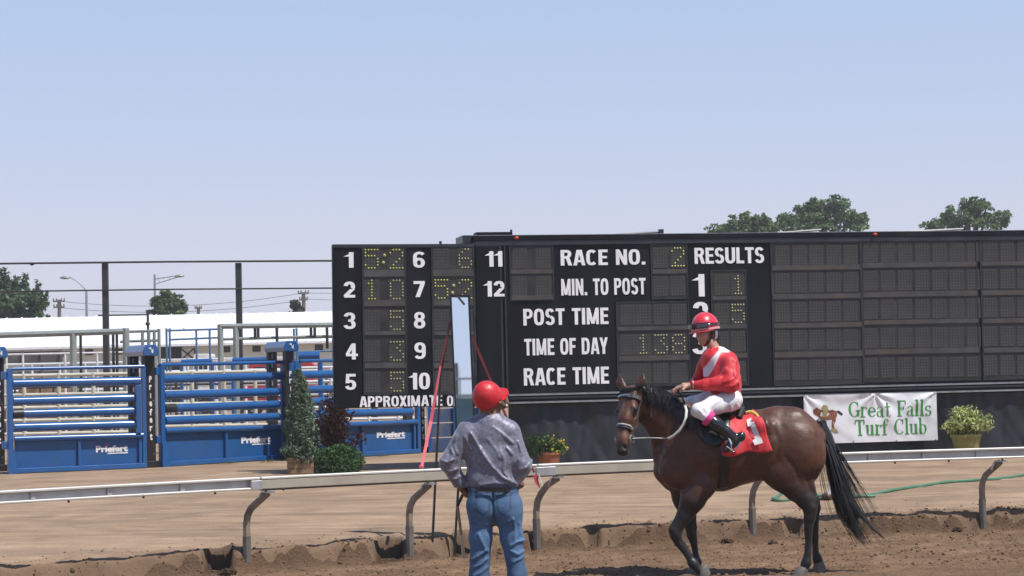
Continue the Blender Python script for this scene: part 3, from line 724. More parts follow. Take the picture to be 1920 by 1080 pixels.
# --- odds board: the wing hung on the left end
rr = -.007; fw = Frame(at(623, 458, 32.45), (math.cos(BA)*math.cos(rr), math.sin(BA)*math.cos(rr), math.sin(rr)), (-math.sin(rr)*math.cos(BA), -math.sin(rr)*math.sin(BA), math.cos(rr)))
wu1, wz1 = fw.uz(889, 457); wu0, wz0 = fw.uz(626, 766); wu0 = 0
ob = thing('odds_board', fw.pt(0, wz0), 'black odds board numbered 1 to 10 hanging left of the long scoreboard', 'scoreboard')
MB().fbox(fw, 0, wu1, wz0, 0, -.16, 0).build('cabinet', M_BLACK, ob, bev=.01)
MB().fbox(fw, 0, wu1, -.055, -.003, .002, .02).build('top_trim', M_TRIM, ob)
for z in (-.4, -1.3, -2.3): MB().fbox(fw, wu1+.002, wu1+.055, z-.09, z+.09, -.12, -.02).build('hinge', M_TRIM, ob)
u = fw.uz(827, 455)[0]; MB().fbox(fw, u-.02, u+.02, .002, .05, -.1, -.05).build('lifting_lug', M_TRIM, ob)
led = ((504, 520), (562, 575), (622, 634), (680, 689), (735, 738))
screen(fw, (682, 464, 760, 738), ob, ((506, 519), (563, 574), (621, 628), (680, 690))); screen(fw, (812, 463, 888, 738), ob, ((505, 518), (562, 573), (621, 628), (680, 690)))
R = {0: ('5', '2'), 1: ('1', '0'), 2: (None, '5'), 3: (None, '3'), 4: (None, '5'), 5: (None, '6'), 6: ('5', '2')}
for k in range(10):
    y = 485.5+57.6*(k % 5)-(1 if k > 4 else 0); xx = (696.5, 743) if k < 5 else (827, 872); sh = .7*(k % 5)*.5
    g = R.get(k, (None, None)); dim = k not in (0, 6)
    module(fw, xx[0]+sh, y, ob, g[0], False); module(fw, xx[1]+sh, y, ob, g[1], dim)
    if k in (0, 6): colon(fw, (xx[0]+xx[1])/2, y, ob)
for t, r in (('1', (648, 473, 663, 502)), ('2', (644, 528, 666, 558)), ('3', (645, 586, 667, 617)), ('4', (648, 644, 670, 674)), ('5', (647, 701, 668, 731)), ('6', (774, 472, 796, 502)),
             ('7', (775, 527, 796, 557)), ('8', (776, 585, 797, 616)), ('9', (777, 642, 798, 673)), ('10', (769, 699, 806, 730)), ('APPROXIMATE', (674, 742, 829, 762)), ('ODDS', (838, 741, 886, 761))):
    label_on(fw, t, r, ob, .0, .06 if len(t) < 3 else .05)
# --- banner
M_BAN = mat('white_banner', (.72, .72, .76), .38, var=.05, scale=3)
M_GREEN = mat('banner_green', (.045, .26, .04), .5, var=.06)
bu0, bu1, bz0, bz1 = frect(fb, 1507, 741, 1757, 829, .12)
bz0 = fb.uz(1632, 829, .12)[1]; bz1 = fb.uz(1632, 738.5, .12)[1]
def wr(u, z):
    a = (u-bu0)/(bu1-bu0); c = (z-bz0)/(bz1-bz0); r = 0
    for px, s in ((.53, 1.0), (.0, .9), (1.0, .9)):      # pulls from the top fixings
        dx, dz = (a-px)*2.8, (c-1.02); ang = math.atan2(dx, -dz+1e-6); d = math.hypot(dx, dz)
        r += s*.022*math.sin(ang*9+px*5)*math.exp(-d*1.5)
    r += .012*float(vn(np.array([u*2.3-z*1.2]), np.array([z*2.2]))[0])+.006*float(vn(np.array([u*7+z*5]), np.array([z*4]))[0])
    return r+.015
bn = thing('banner', fb.pt(bu0, bz0, .12), 'white vinyl banner with green serif lettering and a horse emblem on the black skirt', 'banner')
nu, nz_ = 110, 40; V = []
for i in range(nu+1):
    for j in range(nz_+1):
        u = bu0+(bu1-bu0)*i/nu; z = bz0+(bz1-bz0)*j/nz_; V.append(fb.pt(u, z, .12+wr(u, z))-BASE[bn.name])
i = (np.arange(nu)[:, None]*(nz_+1)+np.arange(nz_)[None]).ravel()
link('banner_sheet', mesh_np('banner_sheet', [v[:] for v in V], np.stack([i, i+nz_+1, i+nz_+2, i+1], 1)), bn, None, M_BAN, True)
# serif letters drawn as strokes on an em square (x right, y up): ('l', x0,y0,x1,y1, width) and arcs ('a', cx,cy,rx,ry,a0,a1,wthin,wthick)
SER = {'G': (.78, [('a', .40, .5, .30, .44, 40, 335, .05, .17), ('l', .66, .08, .66, .42, .14), ('l', .5, .42, .80, .42, .06), ('l', .64, .66, .64, .93, .05)]),
       'r': (.52, [('l', .17, 0, .17, .62, .14), ('l', .03, .02, .36, .02, .06), ('l', .04, .62, .2, .62, .06), ('a', .36, .44, .18, .17, 45, 150, .06, .12), ('l', .46, .50, .46, .60, .1)]),
       'e': (.56, [('a', .28, .31, .20, .28, 0, 320, .05, .15), ('l', .1, .33, .48, .33, .06)]),
       'a': (.56, [('l', .38, .03, .38, .46, .14), ('a', .25, .44, .16, .16, 10, 165, .06, .08), ('a', .24, .18, .16, .16, 0, 360, .05, .12), ('l', .38, .03, .54, .03, .06)]),
       't': (.42, [('l', .18, .06, .18, .86, .13), ('l', .02, .6, .38, .6, .06), ('a', .28, .12, .10, .1, 180, 330, .06, .08)]),
       'F': (.66, [('l', .18, 0, .18, .95, .15), ('l', .04, .02, .36, .02, .06), ('l', .04, .93, .62, .93, .06), ('l', .6, .93, .6, .7, .06), ('l', .18, .5, .46, .5, .06), ('l', .46, .38, .46, .62, .05)]),
       'l': (.34, [('l', .17, 0, .17, .98, .14), ('l', .03, .02, .31, .02, .06), ('l', .04, .96, .2, .96, .06)]),
       's': (.48, [('a', .24, .45, .15, .14, 40, 270, .06, .13), ('a', .24, .17, .16, .15, -140, 90, .06, .13), ('l', .37, .48, .37, .6, .05), ('l', .09, .02, .09, .16, .05)]),
       'T': (.72, [('l', .36, 0, .36, .95, .15), ('l', .2, .02, .52, .02, .06), ('l', .04, .92, .68, .92, .07), ('l', .06, .92, .06, .68, .06), ('l', .66, .92, .66, .68, .06)]),
       'u': (.62, [('l', .15, .16, .15, .62, .14), ('l', .46, .02, .46, .62, .14), ('l', .03, .6, .2, .6, .06), ('l', .34, .6, .5, .6, .06), ('a', .29, .17, .15, .15, 180, 350, .07, .1), ('l', .46, .03, .6, .03, .06)]),
       'f': (.42, [('l', .17, 0, .17, .76, .14), ('l', .03, .02, .34, .02, .06), ('l', .02, .6, .38, .6, .06), ('a', .29, .76, .13, .18, 40, 180, .07, .1), ('l', .4, .8, .4, .9, .09)]),
       'C': (.74, [('a', .40, .48, .30, .45, 45, 318, .05, .17), ('l', .64, .64, .64, .93, .06)]),
       'b': (.62, [('l', .16, 0, .16, .98, .14), ('l', .03, .96, .18, .96, .06), ('a', .33, .30, .19, .28, 0, 360, .05, .14)])}
def serif_line(txt, u0, u1, z0, z1, m, parent):
    tot = sum(SER[c][0] if c != ' ' else .38 for c in txt); sx = (u1-u0)/tot; sz = (z1-z0); x = 0
    for ch in txt:
        if ch == ' ': x += .38; continue
        b = MB(); lay = 0
        for st in SER[ch][1]:
            lay += 1; e = .004+.0008*lay
            if st[0] == 'l':
                x0, y0, x1, y1, w_ = st[1:]; d = Vector((x1-x0, y1-y0)); d.normalize(); nn = Vector((-d.y, d.x))*w_/2; k = 4
                ring = [[(x0+(x1-x0)*q/k-nn.x, y0+(y1-y0)*q/k-nn.y), (x0+(x1-x0)*q/k+nn.x, y0+(y1-y0)*q/k+nn.y)] for q in range(k+1)]
            else:
                cx, cy, rx, ry, a0, a1, wt, wk = st[1:]; k = 22; ring = []
                for q in range(k+1):
                    a = math.radians(a0+(a1-a0)*q/k); hw = (wt+(wk-wt)*abs(math.cos(a))**1.5)/2
                    ring.append([(cx+(rx-hw*.9)*math.cos(a), cy+(ry-hw*.6)*math.sin(a)), (cx+(rx+hw*.9)*math.cos(a), cy+(ry+hw*.6)*math.sin(a))])
            vs = []
            for r_ in ring:
                for (lx, ly) in r_:
                    u = u0+(x+lx)*sx; z = z0+ly*sz; vs.append(fb.pt(u, z, .12+wr(u, z)+e))
            b.add(vs, [(2*q, 2*q+2, 2*q+3, 2*q+1) for q in range(k)])
        b.build('letter', m, parent); x += SER[ch][0]
a = frect(fb, 1590, 750, 1746, 781, .12); serif_line('Great Falls', a[0], a[1], a[2], a[3], M_GREEN, bn)
a = frect(fb, 1602, 784, 1738, 815, .12); serif_line('Turf Club', a[0], a[1], a[2], a[3], M_GREEN, bn)
def print_poly(name, pts, m, e):
    b = MB(); vs = []
    for x, y in pts: u, z = fb.uz(x, y, .12); vs.append(fb.pt(u, z, .12+wr(u, z)+e))
    b.add(vs, [tuple(range(len(vs)))]); b.build(name, m, bn)
MB_ = mat('print_brown', (.22, .075, .035), .5, var=.3, scale=20); MT_ = mat('print_tan', (.30, .24, .11), .5, var=.3, scale=25); MK_ = mat('print_black', (.02, .018, .016), .5)
print_poly('printed_horse', [(1524, 769), (1530, 764), (1537, 768), (1548, 771), (1560, 768), (1568, 771), (1569, 780), (1563, 786), (1552, 787), (1541, 789), (1533, 780), (1525, 776)], MB_, .005)
print_poly('printed_leg', [(1559, 784), (1567, 780), (1566, 790), (1562, 797), (1564, 802), (1559, 802)], MB_, .0062); print_poly('printed_leg', [(1538, 786), (1547, 787), (1546, 798), (1540, 801)], MB_, .0064)
print_poly('printed_tail', [(1568, 770), (1573, 770), (1580, 776), (1578, 779), (1570, 774)], MK_, .0066); print_poly('printed_rider', [(1539, 764), (1543, 759), (1550, 760), (1553, 768), (1549, 782), (1543, 784), (1542, 772)], MT_, .0072)
print_poly('printed_grass', [(1556, 806), (1562, 801), (1568, 806), (1572, 812), (1563, 811)], MT_, .0076)
for px, py in ((1511, 743), (1632, 740), (1753, 738), (1509, 826), (1600, 827), (1680, 826), (1754, 824)):
    u, z = fb.uz(px, py, .12); MB().ball(fb.pt(u, z, .125+wr(u, z)), .012, 8, 4).build('eyelet', M_SILVER, bn)
# ================================================================== SKID TRAILS, HOSE
M_HOSE = mat('green_hose', (.055, .20, .115), .45, var=.15, scale=4, dirt=((.25, .2, .14), .4, 3))
def hose_pt(p): g = onground(p[0], p[1], IZ+.02); return Vector((g.x, g.y, ground_at(g.x, g.y)+.02))
pts = [(1985, 882), (1920, 889), (1870, 897), (1830, 901), (1785, 903), (1740, 908), (1700, 913), (1660, 919), (1625, 924), (1590, 929), (1545, 931), (1500, 932), (1465, 934), (1449, 933), (1455, 929), (1472, 922), (1500, 924), (1530, 926), (1560, 924), (1600, 927), (1640, 926)]
cp = [hose_pt(p) for p in pts]; sm_ = []
for i in range(len(cp)-1):
    for k in range(4):
        t = k/4; p0, p1, p2, p3 = cp[max(i-1, 0)], cp[i], cp[i+1], cp[min(i+2, len(cp)-1)]
        q = .5*((2*p1)+(p2-p0)*t+(2*p0-5*p1+4*p2-p3)*t*t+(3*p1-p0-3*p2+p3)*t**3); q.z += .004*math.sin(i*3+k); sm_.append(q)
hz = MB().tube(sm_+[cp[-1]], .019, 7).build('garden_hose', M_HOSE, None, True, loc=cp[0]); tag(hz, 'green garden hose snaking across the raked dirt behind the rail', 'hose')
g = hose_pt((1550, 931)); sp = thing('hose_nozzle', g, 'small brown and white sprinkler head lying at the green hose', 'sprinkler')
MB().ball(g+Vector((0, -.03, .03)), (.07, .05, .045), 10, 6).build('nozzle_body', mat('brown_plastic', (.10, .05, .04), .5), sp, True)
MB().tube([g+Vector((.02, -.03, .05)), g+Vector((.05, -.03, .17))], [.03, .016], 8).build('nozzle_tip', mat('white_plastic', (.8, .8, .78), .4), sp, True)
# ================================================================== HORSE
HY = 18.0
def hp(px, py, dy=0.0):
    p = at(px, py, HY+dy); return (p.x, p.y, p.z)
S = 3700/18.0
hroot = thing('bay_horse', (at(1390, 1078, HY).x, HY, 0), 'dark bay racehorse with black legs walking left in a bridle', 'horse')
x0 = hp(1125, 600)[0]; x1 = hp(1600, 600)[0]
HF = Field((x0, HY-.62, -.06), (x1, HY+.42, 1.86), .0125)
def c(p, q, rp_, rq, k=.05, lat=1.0, dyp=0.0, dyq=None): HF.add(hp(*p, dyp), hp(*q, dyp if dyq is None else dyq), rp_/S, rq/S, k, (0, 1, 0), lat)
# trunk
c((1296, 850), (1345, 850), 65, 68, .06, .80); c((1345, 850), (1440, 837), 68, 60, .06, .82); c((1440, 835), (1484, 830), 60, 60, .06, .84)
c((1283, 784), (1345, 795), 20, 20, .07, .7); c((1428, 797), (1456, 798), 29, 35, .05, .9); c((1456, 798), (1484, 803), 35, 37, .05, .9); c((1484, 803), (1521, 824), 37, 30, .05, 1.0)
for sd_ in (-1, 1):
    c((1490, 828), (1502, 860), 42, 40, .05, .62, .115*sd_)            # haunch
    c((1500, 850), (1470, 884), 44, 37, .09, .6, .125*sd_)              # thigh to stifle
    c((1510, 845), (1517, 888), 31, 17, .04, .6, .12*sd_)              # back of the thigh
    c((1300, 800), (1272, 880), 34, 36, .06, .5, .15*sd_)              # shoulder blade
    c((1280, 880), (1318, 905), 34, 26, .05, .6, .15*sd_)
    c((1425, 800), (1437, 800), 16, 16, .06, .9, .19*sd_)              # point of hip
c((1258, 868), (1253, 880), 30, 28, .05, 1.0); c((1262, 900), (1300, 905), 22, 26, .05, 1.3)
# neck
NK = [(1296, 822), (1268, 800), (1244, 780), (1222, 764), (1200, 752)]
NR = [56, 48, 41, 34, 29]
for i in range(4): c(NK[i], NK[i+1], NR[i], NR[i+1], .05, .52-.01*i, -.02*i, -.02*(i+1))
c((1240, 850), (1232, 815), 17, 14, .05, .9, -.02, -.04)
# near legs: the fore is swung back at the cannon, toe just leaving the ground
LT = 2.6
def leg(pts, k=.018):
    for j, (a, b) in enumerate(zip(pts[:-1], pts[1:])): c(a[0], b[0], a[1]-LT, b[1]-LT, .06 if j == 0 else k, a[3], a[2], b[2])
leg([((1316, 912), 25, -.17, .8), ((1300, 936), 26, -.17, .72), ((1284, 966), 18, -.165, .75), ((1271, 985), 14.5, -.16, .95), ((1268, 1003), 13, -.16, .95), ((1271, 1016), 10, -.16, .9), ((1291, 1043), 8.8, -.16, .95), ((1299, 1056), 12, -.16, 1), ((1308, 1066), 9.5, -.16, 1), ((1314, 1072), 11.5, -.16, 1)])
c((1274, 1012), (1294, 1040), 4, 4, .02, .8, -.16)
c((1262, 992), (1266, 1004), 9, 8, .02, 1.2, -.165)
leg([((1278, 908), 27, .13, .7), ((1283, 935), 25, .13, .72), ((1291, 968), 17, .14, .75), ((1296, 990), 13.5, .14, 1), ((1297, 1003), 12, .14, 1), ((1300, 1014), 9.5, .14, .95), ((1305, 1044), 8.8, .14, .95), ((1307, 1054), 11.5, .14, 1), ((1304, 1066), 10, .14, 1), ((1303, 1072), 11, .14, 1)])
leg([((1470, 884), 36, -.13, .62), ((1492, 915), 27, -.145, .65), ((1509, 937), 19, -.15, .75), ((1519, 953), 15.5, -.15, .8), ((1518, 972), 13, -.15, .85), ((1516, 990), 10.5, -.15, .9), ((1515, 1036), 9, -.15, .95), ((1512, 1055), 12, -.15, 1), ((1507, 1066), 10, -.15, 1), ((1504, 1072), 11.5, -.15, 1)])
c((1519, 903), (1529, 937), 8, 6, .025, .7, -.15); c((1529, 937), (1524, 965), 6.5, 5, .025, .9, -.15)
leg([((1472, 888), 36, .14, .62), ((1500, 918), 26, .14, .65), ((1518, 940), 17, .14, .75), ((1527, 953), 14, .14, .8), ((1526, 972), 12.5, .14, .85), ((1527, 990), 10, .14, .9), ((1529, 1034), 8.8, .14, .95), ((1532, 1048), 11.5, .14, 1), ((1534, 1059), 9.5, .14, 1), ((1534, 1064), 10.5, .14, 1)])
c((1532, 936), (1529, 962), 6.5, 5, .025, .9, .14)
# muscle hollows
c((1452, 812), (1466, 878), 7, 5, .05, 1.0, -.31, -.33) if False else None
# head, built in its own axes and turned towards the track rail
HP = Vector(hp(1184, 738, -.11))
HD = (Vector(hp(1167, 849, -.30))-HP); HLEN = HD.length; HD.normalize()
HN = Vector((-.60, -.80, .0)); HN = (HN-HD*HN.dot(HD)).normalized(); HL = HN.cross(HD).normalized()
if HL.x < 0: HL = -HL                                           # +l is the horse's left cheek (right in the picture)
def hd(a, f, l=0.0): return HP+HD*(a*HLEN/.56)+HN*f+HL*l
def h(a, b, ra, rb, k=.03, lat=1.0, cut=False): HF.add(hd(*a), hd(*b), ra, rb, k, tuple(HL), lat, cut)
h((-.01, -.03), (.06, .0), .078, .082, .04, .95); h((.02, .01), (.26, .035), .078, .062, .04, 1.12); h((.12, -.07), (.26, -.075), .085, .062, .04, .72)
h((.24, .035), (.46, .022), .058, .047, .035, .86); h((.26, -.075), (.46, -.035), .052, .034, .03, .75); h((.44, .008), (.535, .0), .06, .056, .03, 1.0)
h((.50, -.035), (.545, -.035), .033, .028, .02, 1.15)
for q in (-1, 1):
    h((.49, .02, .036*q), (.535, .012, .038*q), .024, .022, .015); h((.522, .036, .036*q), (.53, .03, .04*q), .010, .012, .012, 1, True)
    h((.165, .03, .078*q), (.19, .03, .08*q), .026, .022, .02); h((.10, .04, .06*q), (.15, .04, .075*q), .02, .02, .03)
    h((.24, -.02, .07*q), (.33, -.01, .055*q), .016, .010, .02)   # cheekbone ridge
    e0, e1, e2 = hd(-.02, .0, .062*q), hd(-.12, .02, (.10 if q > 0 else .135)*q), hd(-.225, .01, (.105 if q > 0 else .175)*q)
    HF.add(e0, e1, .034, .042, .02, tuple(HN), .6); HF.add(e1, e2, .041, .006, .012, tuple(HN), .5); HF.add(e1+HN*.03, hd(-.18, .03, (.105 if q > 0 else .16)*q), .024, .008, .01, tuple(HN), .8, True)
def hxz(l): return [(hp(x, y, -.24)[0], hp(x, y, -.24)[2]) for x, y in l]
HF.folds([(hxz(p), a, w_) for p, a, w_ in (([(1306, 800), (1284, 850), (1280, 890), (1296, 912)], -.010, .016), ([(1326, 822), (1322, 870), (1330, 900)], -.008, .018), ([(1446, 790), (1460, 830), (1455, 865), (1440, 890)], -.014, .022), ([(1468, 850), (1490, 880), (1506, 915)], -.007, .016),
    ([(1520, 810), (1528, 850), (1520, 890)], -.007, .014), ([(1222, 805), (1245, 850), (1262, 875)], -.006, .014), ([(1360, 880), (1390, 890), (1430, 880)], -.005, .02), ([(1290, 930), (1278, 962)], -.005, .008), ([(1500, 925), (1514, 950)], -.005, .008), ([(1272, 1010), (1292, 1044)], -.004, .005), ([(1518, 975), (1514, 1035)], -.004, .005), ([(1437, 782), (1436, 800)], .010, .014), ([(1410, 850), (1440, 865)], .006, .02))], HY-.08)
HF.noise(.0045, 10, 3)
M_HORSE = mat('bay_coat', (0, 0, 0), .50, attr=True, var=.24, scale=16, coat=0, bump=.16, bscale=120, sheen=.08, spec=.5, rvar=.14, stretch=(.5, 1, 1.4))
def horse_cols(V):
    base = np.array([.078, .026, .0102]); dark = np.array([.008, .0065, .006]); red = np.array([.12, .038, .0135])
    z = V[:, 2]; x = V[:, 0]; nz_ = .05*vn(V[:, 0]*6, V[:, 1]*6, V[:, 2]*6)
    hind = x > hp(1400, 900)[0]
    kz = np.where(hind, hp(1515, 908)[2], hp(1280, 930)[2])
    leg_ = 1/(1+np.exp((z-kz+nz_)/.05))
    rel = V-np.array(HP); a = rel @ np.array(HD)*.56/HLEN; f = rel @ np.array(HN); l = rel @ np.array(HL)
    ishead = (np.linalg.norm(rel-np.outer(a, np.array(HD))*HLEN/.56, axis=1) < .2) & (x < hp(1226, 800)[0]) & (a > -.3)
    muz = ishead/(1+np.exp(-(a-.485)/.012)); eyes = ishead*np.exp(-(((a-.178)/.022)**2+((np.abs(l)-.085)/.03)**2))
    eart = ishead/(1+np.exp((a+.155)/.015))
    d = np.clip(np.maximum.reduce([leg_, muz*.9, eyes*.9, eart*.85]), 0, 1)
    rump_lit = np.clip((x-hp(1500, 900)[0])/.3, 0, 1)*(z > .8); c_ = base[None]*(1-.75*rump_lit[:, None])+red[None]*.75*rump_lit[:, None]  # rump redder and lighter: its sunlit side put into the coat colour
    tanm = ishead*np.exp(-(((a-.44)/.05)**2))*(f > -.02); c_ = c_*(1+.9*tanm[:, None])
    c_ = c_*(1+.22*fbm(V[:, 0]*3.1, V[:, 1]*3, V[:, 2]*3.4, 3))[:, None]
    star = ishead*np.exp(-(((a-.13)/.05)**2+((l+.005)/.014)**2))*(f > .05); c_ = c_+star[:, None]*.10
    return c_*(1-d[:, None])+dark[None]*d[:, None]
body('body', HF, M_HORSE, hroot, horse_cols, 1)
# eyes, hooves
M_EYE = mat('dark_eye', (.008, .006, .005), .08, var=0)
for q in (-1, 1): MB().ball(hd(.178, .037, .098*q), .019, 12, 8).build('eye', M_EYE, hroot, True)
M_HOOF = mat('hoof_horn', (.13, .115, .10), .6, var=.35, scale=14, dirt=((.22, .15, .1), .6, 9))
def hoof(px, py, dy, tilt, r=.062):
    o = Vector(hp(px, py, dy)); b = MB(); n = 14; R_ = Matrix.Rotation(tilt, 3, 'Y'); vs = []
    for lv, (rr, hh, sh) in enumerate(((1.0, -.045, -.02), (.98, -.03, -.015), (.78, .045, .015), (.6, .055, .018))):
        for k in range(n):
            a = 2*math.pi*k/n; vs.append(o+R_ @ Vector((r*rr*math.cos(a)*1.12+sh, r*rr*math.sin(a)*.92, hh)))
    b.add(vs, [tuple(range(n-1, -1, -1)), tuple(3*n+k for k in range(n))]+[(i*n+k, i*n+(k+1) % n, (i+1)*n+(k+1) % n, (i+1)*n+k) for i in range(3) for k in range(n)])
    b.build('hoof', M_HOOF, hroot, True)
hoof(1319, 1073, -.16, -.5); hoof(1301, 1073, .14, 0); hoof(1502, 1073, -.15, .1); hoof(1536, 1065, .14, -.55)
# hair: tapered strands
M_HAIR = mat('black_hair', (.012, .009, .008), .42, var=.4, scale=20, spec=.6)
def strand(b, pts, r0, tip=.15):
    m = len(pts); b.tube(pts, [r0*(1-(1-tip)*(i/(m-1))**1.4) for i in range(m)], 3, False)
def bez(p, n):
    r = []
    for i in range(n+1):
        t = i/n; q = [Vector(a) for a in p]
        while len(q) > 1: q = [q[j].lerp(q[j+1], t) for j in range(len(q)-1)]
        r.append(q[0])
    return r
b = MB()
crest = [(1189, 722), (1211, 722), (1230, 728), (1250, 737), (1268, 750), (1282, 762), (1291, 770)]
for q in range(620):
    t = .35+random.random()*(len(crest)-1.351); i = int(t); fr_ = t-i
    px = crest[i][0]+(crest[i+1][0]-crest[i][0])*fr_; py = crest[i][1]+(crest[i+1][1]-crest[i][1])*fr_
    ln = random.uniform(16, 46)*(1 if t > .9 else .35); dx = random.uniform(-4, 16)
    dyc = -.11+.10*min(1, t/5)
    P = []
    for s_ in range(6):
        w_ = s_/5; X, Y_, Z_ = hp(px+dx*w_+3*math.sin(q+w_*3), py+ln*w_*(.55+.45*w_)-(2.5 if s_ == 0 else 0), dyc-.08*w_)
        yy = HF.near_y(X, Z_-.012, .012+random.random()*.014)
        if yy is None: yy = HY+dyc-.03
        if s_ == 0: yy = yy*.4+(HY+dyc)*.6
        P.append(Vector((X, yy, Z_)))
    strand(b, P, random.uniform(.005, .010))
for q in range(60):      # forelock between the ears
    a0 = hd(-.035, .02+random.random()*.03, random.gauss(0, .025)); P = [a0, a0+HN*.05+HD*.01, a0+HN*.06+HD*.05+HL*random.gauss(0, .02), a0+HN*.055+HD*random.uniform(.07, .12)+HL*random.gauss(.0, .03)]
    strand(b, bez(P, 5), .006)
tag(b.build('mane', M_HAIR, hroot, True), kind='stuff')
b = MB()
def tl(px, py, dy): return Vector(hp(px, py, dy))
for q in range(1250):
    w_ = random.gauss(0, .5); w_ = max(-1, min(1, w_)); dy = random.gauss(-.01, .03); kind = random.random()
    st = tl(1540+random.gauss(0, 3), 794+random.uniform(-6, 30), dy*.6)
    if kind < .60:   # main fall
        e = random.uniform(880, 985); P = [st, tl(1556+8*w_, 835, dy), tl(1566+13*w_, 880, dy*1.5), tl(1574+13*w_+(e-900)*.12, (e+880)/2, dy*1.5), tl(1577+14*w_+(e-900)*.24, e, dy*1.5)]
    elif kind < .84:  # lower tresses blown back
        e = random.uniform(960, 1024); P = [st, tl(1555+8*w_, 835, dy), tl(1568+14*w_, 890, dy*1.4), tl(1572+15*w_, 950, dy*1.3), tl(1584+16*w_+(e-960)*.55, e, dy+random.gauss(0, .02))]
    else:            # the long lock streaming to the right
        e = random.uniform(.6, 1); P = [st, tl(1556+7*w_, 835, dy), tl(1572+10*w_, 890, dy), tl(1590+7*w_, 955, dy), tl(1590+70*e+6*w_, 958+52*e+8*w_, dy)]
    strand(b, bez(P, 11), random.uniform(.004, .0085), .12)
b.tube(bez([tl(1532, 788, 0), tl(1548, 806, 0), tl(1562, 850, 0), tl(1568, 905, 0)], 8), [.035, .05, .055, .06, .06, .055, .05, .04, .02], 8)
for q in range(260):
    st = tl(1545+random.gauss(0, 4), 800+random.uniform(0, 40), random.gauss(0, .03)); w_ = random.gauss(0, 1); e = random.uniform(900, 1030)
    strand(b, bez([st, tl(1558+9*w_, 840, 0), tl(1570+14*w_, 895, random.gauss(0, .05)), tl(1575+17*w_+(e-900)*.2, (e+900)/2, 0), tl(1580+19*w_+(e-900)*.42, e, random.gauss(0, .06))], 11), .0028, .2)
tag(b.build('tail', M_HAIR, hroot, True), kind='stuff')
def surf(F_, px, py, off, dflt=-.25):
    y = HY-.2
    for _ in range(3):
        p = at(px, py, y); n_ = F_.near_y(p.x, p.z, off)
        if n_ is None: return Vector(hp(px, py, dflt))
        y = n_
    return at(px, py, y)
# ------------------------------------------------------------------ bridle
M_LEATH = mat('black_leather', (.016, .015, .016), .3, var=.3, scale=20)
M_GREYL = mat('grey_strap', (.09, .09, .095), .4, var=.3, scale=30)
M_STEEL = mat('bright_steel', (.62, .62, .63), .22, .9, var=.05)
br = thing('bridle', hd(.0, 0), 'dark racing bridle with grey noseband and white rubber rein on the bay horse', 'bridle')
def headring(a, f0, l0, l1, n=18, off=.006, tilt=0.0, full=False):
    """points on the head surface in a ring across the axis at distance a"""
    o = hd(a, f0); P = []; N = []
    for k in range(n+1):
        ang = l0+(l1-l0)*k/n; d = HN*math.cos(ang)+HL*math.sin(ang)+HD*tilt*math.cos(ang); d.normalize(); r = .02
        while r < .22 and HF.val(np.array(o+d*r)) < 0: r += .003
        P.append(o+d*(r+off)); N.append(d)
    return P, N
P, N = headring(.055, .0, -1.75, 1.75, 22); MB().strap(P, N, .032, .009).build('browband', M_GREYL, br, True)
P, N = headring(.055, .0, -.95, .35, 12, .014); MB().strap(P, N, .012, .006).build('browband_trim', M_STEEL, br, True)
P, N = headring(.335, -.01, -2.1, 2.1, 26); MB().strap(P, N, .030, .010).build('noseband', M_GREYL, br, True)
P, N = headring(.325, -.01, -1.1, 1.1, 16, .015); MB().strap(P, N, .012, .007).build('noseband_fleece', mat('pale_fleece', (.42, .41, .42), .8, var=.3, scale=60), br, True)
for q in (-1, 1):
    P = []; N = []
    for a, f in ((.055, -.03), (.12, -.035), (.2, -.045), (.28, -.04), (.36, -.02), (.43, -.005)):
        o = hd(a, f); d = HL*q; r = .02
        while r < .2 and HF.val(np.array(o+d*r)) < 0: r += .003
        P.append(o+d*(r+.006)); N.append(d)
    MB().strap(P, N, .018, .007).build('cheekpiece', M_GREYL if q > 0 else M_LEATH, br, True); bit = P[-1]
    c_ = MB(); c_.tube([bit+d*.012+(HD*math.cos(t)+HN*math.sin(t))*.034 for t in np.linspace(0, 6.28, 15)], .006, 6, False); c_.build('bit_ring', M_STEEL, br, True)
    if q > 0: BIT = bit+d*.012
P = [];  N = []
for a, f in ((.03, -.06), (.10, -.11), (.17, -.15), (.23, -.165)):
    o = hd(a, f); d = HL; r = .0
    while r < .2 and HF.val(np.array(o+d*r)) < 0: r += .003
    P.append(o+d*(max(r, .03)+.006)); N.append(d)
MB().strap(P, N, .014, .006).build('throat_lash', M_GREYL, br, True)
def sidept(px, py, off, dyd=-.2):
    return surf(HF, px, py, off, dyd)
HANDN = Vector(hp(1272, 727, -.17))
P = [BIT, Vector(hp(1222, 820, -.24)), sidept(1240, 822, .05), sidept(1254, 823, .05)]
MB().tube(bez([P[0], P[1], P[2], P[3]], 8), .008, 6).build('rein', M_GREYL, br, True)
wp = [(1252, 823), (1263, 817), (1274, 807), (1282, 795), (1286, 783), (1287, 770), (1284, 759)]
MB().tube([sidept(x, y, .045+.003*i) for i, (x, y) in enumerate(wp)], .0125, 8).build('rein_grip', mat('white_rubber', (.72, .70, .64), .5, var=.1, scale=40), br, True)
MB().tube(bez([sidept(1284, 759, .06), Vector(hp(1281, 745, -.2)), HANDN+Vector((-.01, 0, -.02))], 6), .010, 6).build('rein', M_LEATH, br, True)
